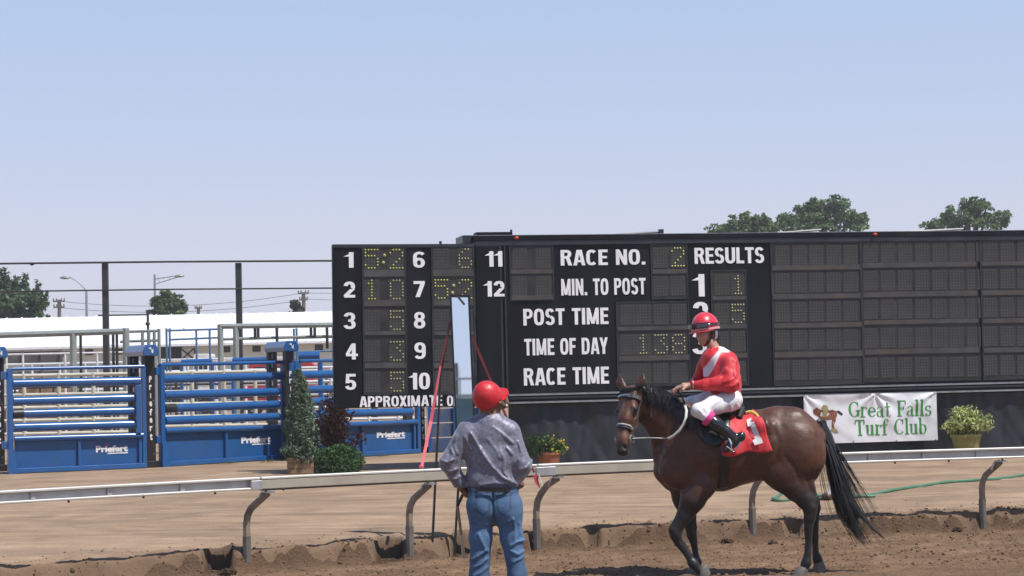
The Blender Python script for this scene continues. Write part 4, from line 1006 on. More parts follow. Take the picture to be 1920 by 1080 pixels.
# ------------------------------------------------------------------ saddle, cloth, girth
def wrap(px_top, px_bot, ang, off, cz=1.12):
    """point on the barrel at angle ang (0 = straight up, negative towards the camera)"""
    f = min(1, abs(ang)/1.9); px = px_top+(px_bot-px_top)*f; X = hp(px, 800)[0]
    d = Vector((0, math.sin(ang), math.cos(ang))); o = Vector((X, HY, cz)); r = .05
    while r < .7 and HF.val(np.array(o+d*r)) < 0: r += .006
    return o+d*(r+off)
def sheetwrap(name, a0, a1, cols, off, m, parent, thick=.008, nA=46, nS=30, hem=None, ripple=.0):
    V = []
    for i in range(nA+1):
        for k in range(nS+1):
            s_ = k/nS; aa0, aa1 = (a0, a1) if hem is None else hem(s_, a0, a1); ang = aa0+(aa1-aa0)*i/nA
            p = wrap(cols[0][0]+(cols[1][0]-cols[0][0])*s_, cols[0][1]+(cols[1][1]-cols[0][1])*s_, ang, off)
            fl = min(1, max(0, (abs(ang)-.9)/.8)); d = Vector((0, math.sin(ang), math.cos(ang)))
            p += d*ripple*fl*(math.sin(s_*21+1)+.6*math.sin(s_*9+.5)); V.append(p)
    n = nS+1; i = (np.arange(nA)[:, None]*n+np.arange(nS)[None]).ravel(); Q = np.stack([i, i+n, i+n+1, i+1], 1)
    me = mesh_np(name, [(v-BASE[parent.name])[:] for v in V], Q); o = link(name, me, parent, None, m, True)
    md = o.modifiers.new('thickness', 'SOLIDIFY'); md.thickness = thick; md.offset = 1; return o
M_CLOTH = mat('red_cloth', (.62, .028, .036), .62, var=.10, scale=9, sheen=.2)
clo = thing('saddle_cloth', hp(1400, 860), 'red saddle cloth with a white number 1 on the bay horse', 'saddle cloth')
def hemc(s_, a0, a1): return (-1.62-.06*math.sin(s_*9)+.13*max(0, s_-.45)/.55*.9, a1)
sheetwrap('cloth', -1.7, 1.6, ((1345, 1346), (1412, 1447)), .014, M_CLOTH, clo, hem=hemc, ripple=.006)
# number 1, lying on the cloth
b = MB(); fz = Frame((0, HY, 0), (1, 0, 0))
def onc(px, py, e):
    return surf(HF, px, py, .036+e, -.3)
for quad, e in (([(1403, 788), (1412, 785), (1428, 826), (1418, 829)], .0), ([(1400, 787), (1409, 783), (1412, 797), (1402, 800)], .002), ([(1411, 825), (1427, 820), (1431, 830), (1415, 835)], .003)):
    n = 7; vs = [onc(*(tuple(np.array(quad[0])*(1-u)*(1-v)+np.array(quad[1])*u*(1-v)+np.array(quad[2])*u*v+np.array(quad[3])*(1-u)*v)), e) for v in np.linspace(0, 1, n) for u in np.linspace(0, 1, 4)]
    b.add(vs, [(j*4+i, j*4+i+1, j*4+i+5, j*4+i+4) for j in range(n-1) for i in range(3)])
b.build('number', mat('white_print', (.78, .78, .78), .55, var=.03), clo)
tp = [surf(HF, x, y, .030, -.05) for x, y in ((1398, 773), (1404, 772), (1411, 773), (1418, 777), (1424, 783))]
MB().tube(tp, [.008, .014, .016, .014, .008], 8).build('trim', mat('yellow_binding', (.62, .50, .12), .6), clo, True)
sad = thing('saddle', hp(1360, 770), 'small black racing saddle with stirrups under the jockey', 'saddle')
sheetwrap('flap_shade', -1.36, 1.3, ((1306, 1300), (1372, 1350)), .026, M_LEATH, sad, .012, hem=lambda s_, a0, a1: (a0+.34*abs(s_-.55)**2*4, a1))  # saddle flap, spread wide to stand in for the shade under the knee
sheetwrap('girth', -2.75, 2.75, ((1344, 1341), (1358, 1360)), .008, M_LEATH, sad, .010, 60, 4)
b = MB(); b.tube([Vector(hp(1304, 768)), Vector(hp(1325, 771)), Vector(hp(1362, 776)), Vector(hp(1396, 770))], [.05, .055, .075, .06], 12); b.build('seat', M_LEATH, sad, True)
b = MB(); b.tube([Vector(hp(1392, 768, -.06)), Vector(hp(1386, 784, -.13))], .03, 8); b.build('cantle', M_LEATH, sad, True)
# ================================================================== JOCKEY
M_SKIN = mat('skin', (.46, .26, .19), .5, var=.12, scale=20)
M_HAIRB = mat('brown_hair', (.07, .035, .02), .5, var=.3, scale=30)
M_SILKR = mat('red_silk', (.60, .022, .032), .52, var=.08, scale=8, attr=True, sheen=.1, bump=.12, bscale=14)
M_BREECH = mat('white_breeches', (.74, .73, .76), .5, var=.05, scale=8, attr=False, bump=.12, bscale=22)
M_BOOT = mat('black_boot', (.013, .013, .015), .18, var=.2, coat=.5)
M_PINK = mat('pink_band', (.75, .06, .28), .55)
M_HELM = mat('red_helmet_cover', (.66, .022, .05), .33, var=.06, scale=9, sheen=.2, coat=.2)
jk = thing('person', hp(1368, 772), 'jockey in red and white silks and red helmet riding the bay horse', 'person')
def J(px, py, dy=0.0): return hp(px, py, dy)
def hand(center, along, palm, side, curl, sc=1.0, h=.005):
    """a hand of its own fingers: along = towards the knuckles, palm = direction the palm faces, side = thumb side"""
    A = Vector(along).normalized(); N = Vector(palm).normalized(); N = (N-A*N.dot(A)).normalized(); T = Vector(side); T = (T-A*T.dot(A)-N*T.dot(N)).normalized()
    c0 = Vector(center); f = Field(c0-Vector((.15, .15, .15))*sc, c0+Vector((.15, .15, .15))*sc, h)
    f.add(c0-A*.055*sc, c0-A*.01*sc, .026*sc, .028*sc, .02*sc, tuple(T), 1.15)
    f.add(c0-T*.022*sc, c0+T*.022*sc, .017*sc, .018*sc, .02*sc)
    for i, ln in enumerate((.066, .078, .072, .056)):
        o = c0+T*(.03-.02*i)*sc+A*.022*sc; d = A.copy(); p = o
        for j, fr_ in enumerate((.46, .32, .24)):
            ang = curl*(.45, .95, 1.35)[j]+.05*i; d = A*math.cos(ang)+N*math.sin(ang); q = p+d*ln*fr_*sc
            f.add(p, q, (.0098-.0008*j)*sc, (.0092-.0008*j)*sc, .005*sc); p = q
    p0 = c0-A*.02*sc+T*.03*sc; p1 = p0+(T*.7+A*.6+N*.4).normalized()*.04*sc; p2 = p1+(A*.8+N*.6-T*.1).normalized()*.03*sc
    f.add(p0, p1, .014*sc, .011*sc, .012*sc); f.add(p1, p2, .011*sc, .009*sc, .004*sc)
    return f.mesh(0)
lo = hp(1240, 860, -.62); hi = hp(1405, 575, .5)
JB = Field((lo[0], lo[1], lo[2]), (hi[0], hi[1], hi[2]), .009)
def jb(F_, a, b_, ra, rb, k=.02, lat=1.0, ax=(0, 1, 0)): F_.add(J(*a), J(*b_), ra/S, rb/S, k, ax, lat)
# head facing left and a little to the camera
JH = Vector(J(1322, 622)); JF = Vector((-.66, -.74, -.06)).normalized(); JU = Vector((-.12, 0, 1)); JU = (JU-JF*JU.dot(JF)).normalized(); JS = JF.cross(JU)
def jh(f, u, s=0.0): return JH+JF*f+JU*u+JS*s
for a, b_, ra, rb, k in (((-.01, .03), (.005, .03), .088, .085, .03), ((.03, -.05), (.045, -.07), .062, .05, .03), ((.062, -.098), (.07, -.10), .026, .024, .025), ((.085, -.02), (.106, -.045), .010, .014, .014), ((.085, -.078), (.088, -.078), .016, .016, .012), ((.07, .012), (.075, .012), .03, .03, .02)):
    JB.add(jh(*a), jh(*b_), ra, rb, k, tuple(JS), .9)
for q in (-1, 1):
    JB.add(jh(.065, -.035, .035*q), jh(.05, -.05, .042*q), .022, .02, .02); JB.add(jh(.088, -.008, .03*q), jh(.09, -.008, .034*q), .011, .01, .01, cut=True); JB.add(jh(-.005, -.02, .078*q), jh(-.01, -.05, .074*q), .014, .010, .01)
    JB.add(jh(.082, -.008, .031*q), jh(.082, -.008, .033*q), .011, .011, .004)
JB.add(jh(.10, -.082, -.018), jh(.10, -.082, .018), .0045, .0045, .006, cut=True)
jb(JB, (1333, 643), (1345, 668), 10.5, 13, .03)
jb(JB, (1345, 680), (1358, 715), 24, 22, .05, 1.25); jb(JB, (1358, 715), (1368, 748), 22, 24, .05, 1.35)
NS, NE, NWR = (1368, 682, -.17), (1369, 721, -.24), (1302, 722, -.19)
FS, FE, FWR = (1322, 680, .15), (1312, 708, .22), (1288, 727, .04)
jb(JB, NS, NE, 10, 9); jb(JB, NE, NWR, 9, 6.0); jb(JB, FS, FE, 10, 9); jb(JB, FE, FWR, 9, 6)
NH, NK_, NA = (1371, 750, -.12), (1309, 770, -.34), (1372, 818, -.36)
FH, FK, FA = (1356, 748, .12), (1296, 756, .34), (1362, 812, .36)
for hh, kk, aa in ((NH, NK_, NA), (FH, FK, FA)): jb(JB, hh, kk, 17, 11.5, .03); jb(JB, kk, aa, 11, 6.5, .02); jb(JB, aa, (aa[0]-8, aa[1]+13, aa[2]), 6, 5)
hn = hand(Vector(J(1281, 724, -.175)), (-1, .12, -.05), (.1, .25, -1), (-.2, -1, .3), .85, 1.05); hf = hand(Vector(J(1270, 728, .02)), (-1, -.2, -.1), (0, -.1, -1), (0, 1, .2), 1.0)
body('body', JB, M_SKIN, jk, None, 1, [(v, q, None) for v, q in (hn, hf)])
# silks
JS_ = Field((lo[0], lo[1], hp(1300, 790)[2]), (hi[0], hi[1], hp(1300, 640)[2]), .009)
jb(JS_, (1340, 676), (1351, 703), 27, 30, .05, 1.2); jb(JS_, (1351, 703), (1360, 726), 30, 29, .05, 1.2); jb(JS_, (1360, 726), (1362, 736), 29, 27, .04, 1.2)
jb(JS_, (1352, 662), (1362, 672), 12, 15, .05, 1.6)
jb(JS_, (1336, 664), (1368, 674), 12, 15, .05); jb(JS_, (1370, 690), (1372, 715), 17, 17, .05, 1.0)
jb(JS_, (NS[0], NS[1], -.15), NE, 18, 17, .04); jb(JS_, NE, (1325, 722, -.21), 16.5, 12.5, .03); jb(JS_, (1325, 722, -.21), (1300, 722, -.19), 12.5, 8.5, .02)
jb(JS_, (1324, 678, .13), FE, 16, 15, .04); jb(JS_, FE, (1291, 725, .05), 13, 8.5, .03)
JS_.D += .008
def jxz(l): return [(J(*p)[0], J(*p)[2]) for p in l]
JS_.folds([(jxz([(1385, 690), (1368, 708), (1350, 716)]), .012, .014), (jxz([(1388, 706), (1372, 722), (1345, 728)]), .010, .012), (jxz([(1376, 676), (1372, 700), (1380, 722)]), .010, .014), (jxz([(1355, 690), (1345, 706), (1328, 712)]), .010, .012), (jxz([(1388, 724), (1366, 733)]), .008, .01), (jxz([(1332, 730), (1312, 724)]), .007, .009)], HY)
JS_.noise(.006, 9, 3); JS_.clip(J(1360, 738.5), (.02, 0, -1))
def silk(V):
    red = np.array([.60, .022, .032]); wh = np.array([.66, .65, .70]); nv = np.array([.10, .02, .05]); c_ = np.tile(red, (len(V), 1))
    def sgn(p, q):
        a, b_ = J(*p), J(*q); return (b_[0]-a[0])*(V[:, 2]-a[2])-(b_[2]-a[2])*(V[:, 0]-a[0])
    def poly(pts): 
        r = np.ones(len(V), bool)
        for p, q in zip(pts, pts[1:]+pts[:1]): r &= sgn(p, q) < 0
        return r
    near = V[:, 1] < HY+.06
    bib = poly([(1346, 656), (1351, 657), (1335, 690), (1326, 706), (1317, 706), (1318, 691), (1331, 673)]) & near
    yoke = poly([(1347, 640), (1374, 652), (1366, 661), (1345, 661)])
    c_[bib] = wh; c_[yoke] = wh; return c_
body('silks', JS_, M_SILKR, jk, silk, 1)
b = MB(); b.tube([Vector(J(1336, 652, -.05)), Vector(J(1346, 650, 0)), Vector(J(1354, 657, -.04)), Vector(J(1345, 664, -.1)), Vector(J(1333, 660, -.09)), Vector(J(1336, 652, -.05))], .014, 7); b.build('collar', mat('red_collar', (.55, .02, .03), .5), jk, True)
MB().tube([Vector(J(1301, 721, -.19)), Vector(J(1297, 721.5, -.19))], [.048, .040], 12).build('cuff', mat('red_collar', (.55, .02, .03), .5), jk, True)
b = MB(); b.tube([Vector(J(1299, 721, -.19))+Vector((0, .041*math.cos(a), .041*math.sin(a))) for a in np.linspace(0, 6.28, 15)], .006, 5, False); b.build('wristband', M_STEEL, jk, True)
# breeches, boots
JP = Field((lo[0], lo[1], hp(1300, 830)[2]), (hi[0], hi[1], hp(1300, 715)[2]), .009)
jb(JP, (1363, 738), (1366, 752), 23, 24, .05, 1.35)
for hh, kk, aa in ((NH, NK_, NA), (FH, FK, FA)):
    mid = tuple((a+b_)/2 for a, b_ in zip(hh, kk)); jb(JP, hh, mid, 23, 19.5, .05); jb(JP, mid, kk, 19.5, 15, .04); sh = tuple(a+(b_-a)*.36 for a, b_ in zip(kk, aa)); jb(JP, kk, sh, 14.5, 13, .03)
JP.D += .012
JP.folds([(jxz([(1380, 742), (1376, 756), (1384, 766)]), .010, .011), (jxz([(1372, 744), (1364, 758), (1368, 770)]), .009, .010), (jxz([(1310, 760), (1322, 774), (1318, 788)]), .008, .009), (jxz([(1350, 745), (1330, 756), (1322, 768)]), .008, .012), (jxz([(1302, 766), (1312, 778)]), .007, .008), (jxz([(1388, 745), (1388, 760)]), .008, .009)], HY-.05)
JP.noise(.004, 12, 3); k0 = Vector(J(*NK_)); a0 = Vector(J(*NA))
body('breeches', JP, M_BREECH, jk, None, 1)
for kk, aa, q in ((NK_, NA, -1), (FK, FA, 1)):
    k0 = Vector(J(*kk)); a0 = Vector(J(*aa)); dd = (a0-k0).normalized()
    MB().tube([k0.lerp(a0, t) for t in (.245, .26, .36, .375)], [.069, .073, .069, .064], 16).build('knee_band', M_PINK, jk, True)
    fb_ = Field(tuple(np.minimum(k0, a0)-.16), tuple(np.maximum(k0, a0)+.2), .008)
    fb_.chain([k0.lerp(a0, t) for t in (.33, .55, .85, 1.0)], [.062, .060, .044, .046], .03)
    fb_.add(a0+dd*.02+Vector((.07, 0, .01)), a0+Vector((.01, -.0, -.055)), .042, .043, .03, (0, 1, 0), .85); fb_.add(a0+Vector((.01, 0, -.055)), a0+Vector((-.055, -.02*-q, -.115)), .042, .032, .03, (0, 1, 0), .95)
    fb_.noise(.002, 22, 2); body('boot', fb_, M_BOOT, jk, None, 1)
    t0 = a0+Vector((.0, -.055*-q*-1, -.06)); st = MB()
    toe = a0+Vector((-.012, 0, -.115)); w_ = .062
    e1, e2 = toe+Vector((.0, -w_, -.0)), toe+Vector((.0, w_, 0)); apex = a0+Vector((-.045, 0, .03))
    st.tube([apex, e1+Vector((.0, 0, .05)), e1, e2, e2+Vector((0, 0, .05)), apex], .009, 6, False); st.tube([e1, e2], .014, 6); st.build('stirrup_iron', M_STEEL, sad, True)
    st = MB(); st.tube([e1+Vector((-.045, -.015, .03)), e1+Vector((.02, -.015, -.02)), e1+Vector((.085, -.015, .07))], .0075, 6); st.build('sole_edge', M_STEEL, jk, True)
    MB().strap([Vector(J(1346, 782, -.20 if q < 0 else .2)), apex.lerp(Vector(J(1346, 782, -.2*-q)), .3), apex], Vector((0, q, 0)), .022, .006).build('stirrup_leather', M_LEATH, sad)
# helmet and goggles
HC = jh(-.012, .045)
def helm(name, C_, Fv, Uv, m, parent, rf=.128, ru=.112, rs=.112, rim=-.028, peak=.05, peakw=1.0):
    Sv = Fv.cross(Uv); b = MB(); n, mrows = 36, 14; vs = []
    for j in range(mrows+1):
        th = (math.pi*.5+math.asin(min(.6, -rim/ru)))*j/mrows
        for k in range(n):
            a = 2*math.pi*k/n; q = C_+Fv*rf*math.sin(th)*math.cos(a)+Sv*rs*math.sin(th)*math.sin(a)+Uv*ru*math.cos(th); vs.append(q)
    fs = [(j*n+k, j*n+(k+1) % n, (j+1)*n+(k+1) % n, (j+1)*n+k) for j in range(1, mrows) for k in range(n)]+[(0, n+k, n+(k+1) % n) for k in range(n)]
    b.add(vs, fs); o = b.build(name, m, parent, True); md = o.modifiers.new('thickness', 'SOLIDIFY'); md.thickness = .008; md.offset = -1
    b = MB(); pk = []; 
    for k in range(15):
        a = math.radians(-72+144*k/14); r_ = peak*peakw*max(0, math.cos(a*1.2))**.7
        q = C_+Fv*(rf*1.0)*math.cos(a)+Sv*rs*math.sin(a)+Uv*rim; dq = (Fv*math.cos(a)+Sv*math.sin(a)); pk.append((q-dq*.01, q+dq*r_-Uv*.014*r_/max(peak, .01)))
    vs = [p for ab in pk for p in ab]; m2 = len(vs); vs += [p-Uv*.006 for p in vs]
    fs = [(2*i, 2*i+1, 2*i+3, 2*i+2) for i in range(14)]+[(m2+2*i, m2+2*i+2, m2+2*i+3, m2+2*i+1) for i in range(14)]+[(2*i+1, m2+2*i+1, m2+2*i+3, 2*i+3) for i in range(14)]
    b.add(vs, fs); b.build('peak', m, o, True)
    return o
ho = helm('helmet', HC, JF, JU, M_HELM, jk, rf=.138, ru=.135, rs=.116, rim=-.03, peak=.045)
b = MB(); P = [HC+JF*.140*math.cos(a)+JS*.119*math.sin(a)-JU*.022 for a in np.linspace(0, 6.2832, 33)]; b.strap(P, [((p-HC)-JU*(p-HC).dot(JU)).normalized() for p in P], .018, .005); b.build('helmet_band', mat('pale_pink_band', (.70, .30, .32), .3), ho, True)
M_LENS = mat('goggle_lens', (.035, .028, .03), .06, var=0, coat=1); M_GFR = mat('goggle_frame', (.05, .02, .022), .3)
def arc(a0, a1, u, rf, rs, n=14): return [HC+JF*rf*math.cos(a)+JS*rs*math.sin(a)+JU*u for a in np.linspace(a0, a1, n)]
for a0, a1 in ((-.95, -.08), (.08, .95)):
    P = arc(a0, a1, .012, .142, .122); MB().strap(P, [(p-HC).normalized() for p in P], .048, .02).build('goggles', M_GFR, jk, True)
    P = arc(a0+.1, a1-.1, .012, .160, .140); MB().strap(P, [(p-HC).normalized() for p in P], .034, .008).build('goggle_lens', M_LENS, jk, True)
P = arc(.95, 5.33, .015, .141, .121, 26); MB().strap(P, [(p-HC).normalized() for p in P], .022, .005).build('goggle_strap', M_GFR, jk, True)
nearq = -1 if JS.y > 0 else 1
p = HC+JF*.152*math.cos(.95*nearq)+JS*.132*math.sin(.95*nearq)+JU*.012; MB().ball(p, .016, 8, 6).build('strap_buckle', M_STEEL, jk, True)
P = [jh(.01, .0, .092*nearq), jh(.015, -.05, .088*nearq), jh(.035, -.10, .06*nearq), jh(.055, -.128, .0)]; MB().strap(bez(P, 8), JS*nearq, .026, .006).build('chin_strap', M_LEATH, jk, True)
P = [jh(-.03, -.0, .094*nearq), jh(-.03, -.05, .09*nearq), jh(-.025, -.075, .082*nearq)]; MB().strap(P, JS*nearq, .032, .012).build('ear_pad', mat('lavender_pad', (.25, .24, .32), .6), jk, True)
b = MB()
for q in range(70):
    s_ = random.uniform(-1, 1); a = jh(-.095, -.0, .07*s_); strand(b, bez([a, jh(-.115, -.05, .075*s_), jh(-.10-.03*random.random(), -.09-.05*random.random(), .06*s_+random.gauss(0, .01))], 4), .006)
tag(b.build('hair', M_HAIRB, jk, True), kind='stuff')
# ================================================================== MAN BY THE RAIL
PY = 13.7; SP = 3700/PY
def mp(px, py, dy=0.0): p = at(px, py, PY+dy); return (p.x, p.y, p.z)
mn = thing('person', (mp(930, 1180)[0], PY, 0), 'man in grey satin shirt, blue jeans and red helmet seen from behind', 'person')
lo = mp(800, 1250, -.36); hi = mp(1020, 690, .40)
def pp(F_, a, b_, ra, rb, k=.03, lat=1.0): F_.add(mp(*a), mp(*b_), ra/SP, rb/SP, k, (0, 1, 0), lat)
PB = Field((lo[0], lo[1], -.03), (hi[0], hi[1], hi[2]), .010)
MH = Vector(mp(922, 749, .02)); MFv = Vector((.62, .40, .70)).normalized(); MU = Vector((-.40, -.50, .8)); MU = (MU-MFv*MU.dot(MFv)).normalized(); MS = MFv.cross(MU)
def mh(f, u, s=0.0): return MH+MFv*f+MU*u+MS*s
for a, b_, ra, rb, k in (((-.02, .03), (.01, .03), .09, .086, .03), ((.03, -.05), (.05, -.08), .066, .052, .03), ((.068, -.105), (.076, -.108), .026, .024, .02), ((.095, -.015), (.118, -.045), .011, .015, .014), ((.092, -.08), (.094, -.08), .017, .017, .012)): PB.add(mh(*a), mh(*b_), ra, rb, k, tuple(MS), .88)
for q in (-1, 1): PB.add(mh(.07, -.035, .035*q), mh(.05, -.055, .045*q), .022, .02, .02); PB.add(mh(-.005, -.015, .082*q), mh(-.012, -.055, .078*q), .017, .011, .01)
pp(PB, (919, 768, .02), (919, 795, .02), 17, 19, .04)
pp(PB, (919, 815), (924, 860), 38, 36, .06, .62); pp(PB, (924, 860), (926, 945), 34, 38, .06, .65)
ML, MEl, MWl = (878, 808, .0), (842, 866, -.03), (866, 915, .03)
MR, MEr, MWr = (957, 811, .0), (979, 872, -.02), (964, 903, .17)
pp(PB, ML, MEl, 14, 12); pp(PB, MEl, MWl, 12, 8); pp(PB, MR, MEr, 14, 12); pp(PB, MEr, MWr, 12, 8)
Lh, Lk, La = (903, 950, .0), (899, 1082, -.02), (896, 1182, .02)
Rh, Rk, Ra = (951, 950, .0), (970, 1080, -.02), (982, 1182, .02)
for h_, k_, a_ in ((Lh, Lk, La), (Rh, Rk, Ra)): pp(PB, h_, k_, 22, 15, .05); pp(PB, k_, a_, 15, 10, .04)
h1 = hand(Vector(mp(875, 925, .06)), (.45, .35, -.6), (.6, -.2, .5), (.1, .9, .3), 1.25, 1.0, .0055); h2 = hand(Vector(mp(964, 912, .22)), (-.8, .4, -.3), (-.2, -.6, .1), (0, .5, 1), 1.0, 1.0, .0055)
body('body', PB, mat('tanned_skin', (.20, .10, .065), .5, var=.12, scale=20), mn, None, 1, [(v, q, None) for v, q in (h1, h2)])
# shirt
SH = Field((lo[0], lo[1], mp(900, 935)[2]), (hi[0], hi[1], mp(900, 760)[2]), .008)
pp(SH, (892, 816), (945, 818), 25, 24, .06, .72); pp(SH, (919, 822), (923, 860), 47, 44, .06, .56); pp(SH, (900, 860), (950, 862), 24, 25, .06, .95); pp(SH, (923, 860), (924, 905), 44, 42, .05, .62)
pp(SH, (901, 900), (948, 902), 22, 22, .05, 1.05)
pp(SH, (910, 793), (929, 794), 18, 17, .05, .8); pp(SH, (918, 782, .01), (918, 792, .0), 14, 18, .05, .9)
pp(SH, ML, MEl, 20, 17.5, .05); pp(SH, MEl, (864, 911, .03), 17.5, 12, .04); pp(SH, MR, MEr, 18.5, 16, .05); pp(SH, MEr, (966, 902, .15), 16, 12, .04)
def mxz(l): return [(mp(*p)[0], mp(*p)[2]) for p in l]
fl = [([(884, 812), (894, 830), (906, 850), (922, 872), (942, 893), (968, 907)], .022, .013), ([(872, 818), (878, 832), (884, 842)], .014, .010), ([(944, 884), (956, 896), (970, 905)], .016, .010), ([(902, 908), (925, 904), (960, 905)], .010, .009),
      ([(938, 845), (946, 862), (944, 880)], .013, .011), ([(925, 800), (945, 815), (962, 830)], .011, .013), ([(950, 838), (960, 850)], .012, .010), ([(905, 836), (896, 850), (900, 868)], .008, .012), ([(915, 822), (930, 842), (938, 858)], .010, .010),
      ([(846, 840), (852, 852), (846, 862)], .012, .010), ([(828, 862), (840, 866), (852, 860)], .013, .009), ([(832, 880), (845, 884), (858, 878)], .012, .009), ([(842, 896), (856, 898), (864, 892)], .010, .008), ([(972, 828), (978, 848), (972, 862)], .012, .010), ([(975, 880), (990, 874), (998, 862)], .011, .009), ([(968, 894), (984, 890)], .010, .008), ([(856, 815), (852, 835), (858, 850)], .010, .010)]
SH.folds([(mxz(p), a*1.0, w_*.8) for p, a, w_ in fl], PY+.06)
SH.noise(.007, 7.5, 3, 3, (1, 1, .8)); SH.noise(.0045, 24, 2, 8); SH.clip(mp(924, 914), (-.01, 0, -1)); SH.clip(mp(919, 775, -.02), (.05, .35, 1))
body('shirt', SH, mat('grey_satin', (.18, .18, .235), .5, .22, var=.26, scale=80, sheen=.3, bump=.05, bscale=60, detail=2), mn, None, 0)
# jeans
JN = Field((lo[0], lo[1], .02), (hi[0], hi[1], mp(900, 900)[2]), .008)
pp(JN, (905, 918), (945, 919), 27, 27, .05, 1.0); pp(JN, (903, 945, -.01), (949, 948, -.01), 26, 27, .05, 1.05); pp(JN, (905, 952, -.03), (907, 960, -.03), 24, 24, .05); pp(JN, (949, 952, -.03), (951, 962, -.03), 24, 25, .05)
for h_, k_, a_, s_ in ((Lh, Lk, La, -1), (Rh, Rk, Ra, 1)):
    m_ = tuple((a*.55+b_*.45) for a, b_ in zip(h_, k_)); pp(JN, h_, m_, 25, 20, .04); pp(JN, m_, k_, 20, 17, .04); pp(JN, k_, a_, 17, 16.5, .04)
fj = [([(884, 1048), (898, 1040), (912, 1030)], .016, .010), ([(888, 1062), (902, 1056), (914, 1046)], .013, .009), ([(890, 1078), (904, 1070), (914, 1062)], .011, .009), ([(898, 1000), (906, 1018), (914, 1032)], .012, .012), ([(957, 1022), (970, 1014), (984, 1012)], .015, .009), ([(956, 1030), (972, 1038), (986, 1030)], .014, .010), ([(962, 1052), (976, 1046), (986, 1040)], .011, .009), ([(962, 970), (966, 990), (965, 1012)], .010, .010), ([(974, 978), (976, 1000)], .008, .008), ([(936, 985), (948, 978), (962, 972)], .007, .010), ([(884, 975), (900, 982), (920, 982)], .006, .010)]
JN.folds([(mxz(p), a*.95, w_*.85) for p, a, w_ in fj], PY+.03)
JN.folds([(mxz([(923, 916), (924, 945), (926, 972)]), -.014, .007), (mxz([(896, 928), (918, 927)]), .004, .004), (mxz([(934, 928), (958, 925)]), .004, .004)], PY)
JN.noise(.006, 8, 3, 5); JN.clip(mp(924, 911), (0, 0, 1))
def denim(V):
    c_ = np.tile(np.array([.05, .10, .185]), (len(V), 1)); f = fbm(V[:, 0]*9, V[:, 1]*9, V[:, 2]*4, 3)
    fade = np.exp(-((V[:, 2]-mp(900, 1000)[2])/.28)**2)*.45; c_ = c_*(1+.25*f+fade)[:, None]
    def line(pl, w_):
        best = np.full(len(V), 9.)
        for (xa_, za), (xb_, zb) in zip(pl[:-1], pl[1:]):
            dx, dz = xb_-xa_, zb-za; t = np.clip(((V[:, 0]-xa_)*dx+(V[:, 2]-za)*dz)/(dx*dx+dz*dz), 0, 1); best = np.minimum(best, np.hypot(V[:, 0]-xa_-t*dx, V[:, 2]-za-t*dz))
        return np.exp(-(best/w_)**2)*(V[:, 1] < PY)
    for pl in ([(923, 914), (924, 945), (927, 975)], [(893, 930), (919, 929)], [(893, 930), (894, 955), (906, 963), (918, 955), (919, 929)], [(932, 929), (958, 926)], [(932, 929), (933, 954), (945, 962), (957, 952), (958, 926)], [(878, 921), (970, 922)]): c_ *= (1-.5*line(mxz(pl), .006))[:, None]
    return c_
body('jeans', JN, mat('denim', (0, 0, 0), .75, attr=True, var=.14, scale=70, bump=.1, bscale=160), mn, denim, 0)
for a_ in (La, Ra):
    o = Vector(mp(a_[0], a_[1], a_[2])); f = Field((o.x-.12, o.y-.16, -.01), (o.x+.12, o.y+.3, .22), .01); f.add((o.x, o.y, .14), (o.x, o.y, .05), .05, .048); f.add((o.x, o.y-.03, .035), (o.x+.01, o.y+.19, .03), .04, .035, .04, (1, 0, 0), 1.1); body('boot', f, mat('brown_boot', (.08, .045, .025), .5), mn)
MHC = mh(-.015, .045)
M_HELM2 = mat('red_helmet_shell', (.58, .022, .028), .42, var=.12, scale=12, coat=.05, bump=.35, bscale=14)
h2 = helm('helmet', MHC, MFv, MU, M_HELM2, mn, rf=.106, ru=.115, rs=.096, rim=-.05, peak=.042)
b = MB()
for q in range(60):
    s_ = random.uniform(-1, 1); strand(b, bez([mh(-.085, -.02, .07*s_), mh(-.09, -.06, .07*s_), mh(-.075, -.09-.02*random.random(), .06*s_)], 4), .006)
tag(b.build('hair', mat('dark_hair', (.02, .013, .01), .5), mn, True), kind='stuff')
rq = 1 if MS.x > 0 else -1
P = [mh(.0, -.0, .098*rq), mh(.015, -.06, .09*rq), mh(.045, -.115, .06*rq), mh(.06, -.132, 0)]; MB().strap(bez(P, 8), MS*rq, .02, .006).build('chin_strap', mat('tan_strap', (.25, .18, .12), .6), mn, True)
MB().ball(mh(.018, -.062, .097*rq), .012, 8, 6).build('strap_buckle', M_STEEL, mn, True)
b = MB(); b.strap([Vector(mp(878, 916, -.02)), Vector(mp(900, 917, -.115)), Vector(mp(924, 918, -.125)), Vector(mp(948, 918, -.115)), Vector(mp(971, 917, -.02))], [Vector((-.8, -.5, 0)), Vector((-.2, -1, 0)), Vector((0, -1, 0)), Vector((.2, -1, 0)), Vector((.8, -.5, 0))], .03, .006); b.build('belt', M_LEATH, mn, True)
# whip held at his left side
p0 = Vector(mp(872, 918, .05)); p1 = Vector(mp(858, 948, .12)); 
wh = thing('whip', p0, 'thin tan stick hanging from the left hand of the man in grey', 'stick')
MB().tube([p0+(p0-p1)*.4, p1], .011, 7).build('grip', M_LEATH, wh, True); e = Vector(mp(870, 1046, .25)); MB().tube([p1, p1.lerp(e, .55)], .010, 6).build('shaft', mat('tan_cane', (.36, .25, .14), .5), wh, True)
MB().tube([p1.lerp(e, .55), e], [.010, .013], 6).build('tip', mat('pale_cane', (.6, .5, .38), .6), wh, True)
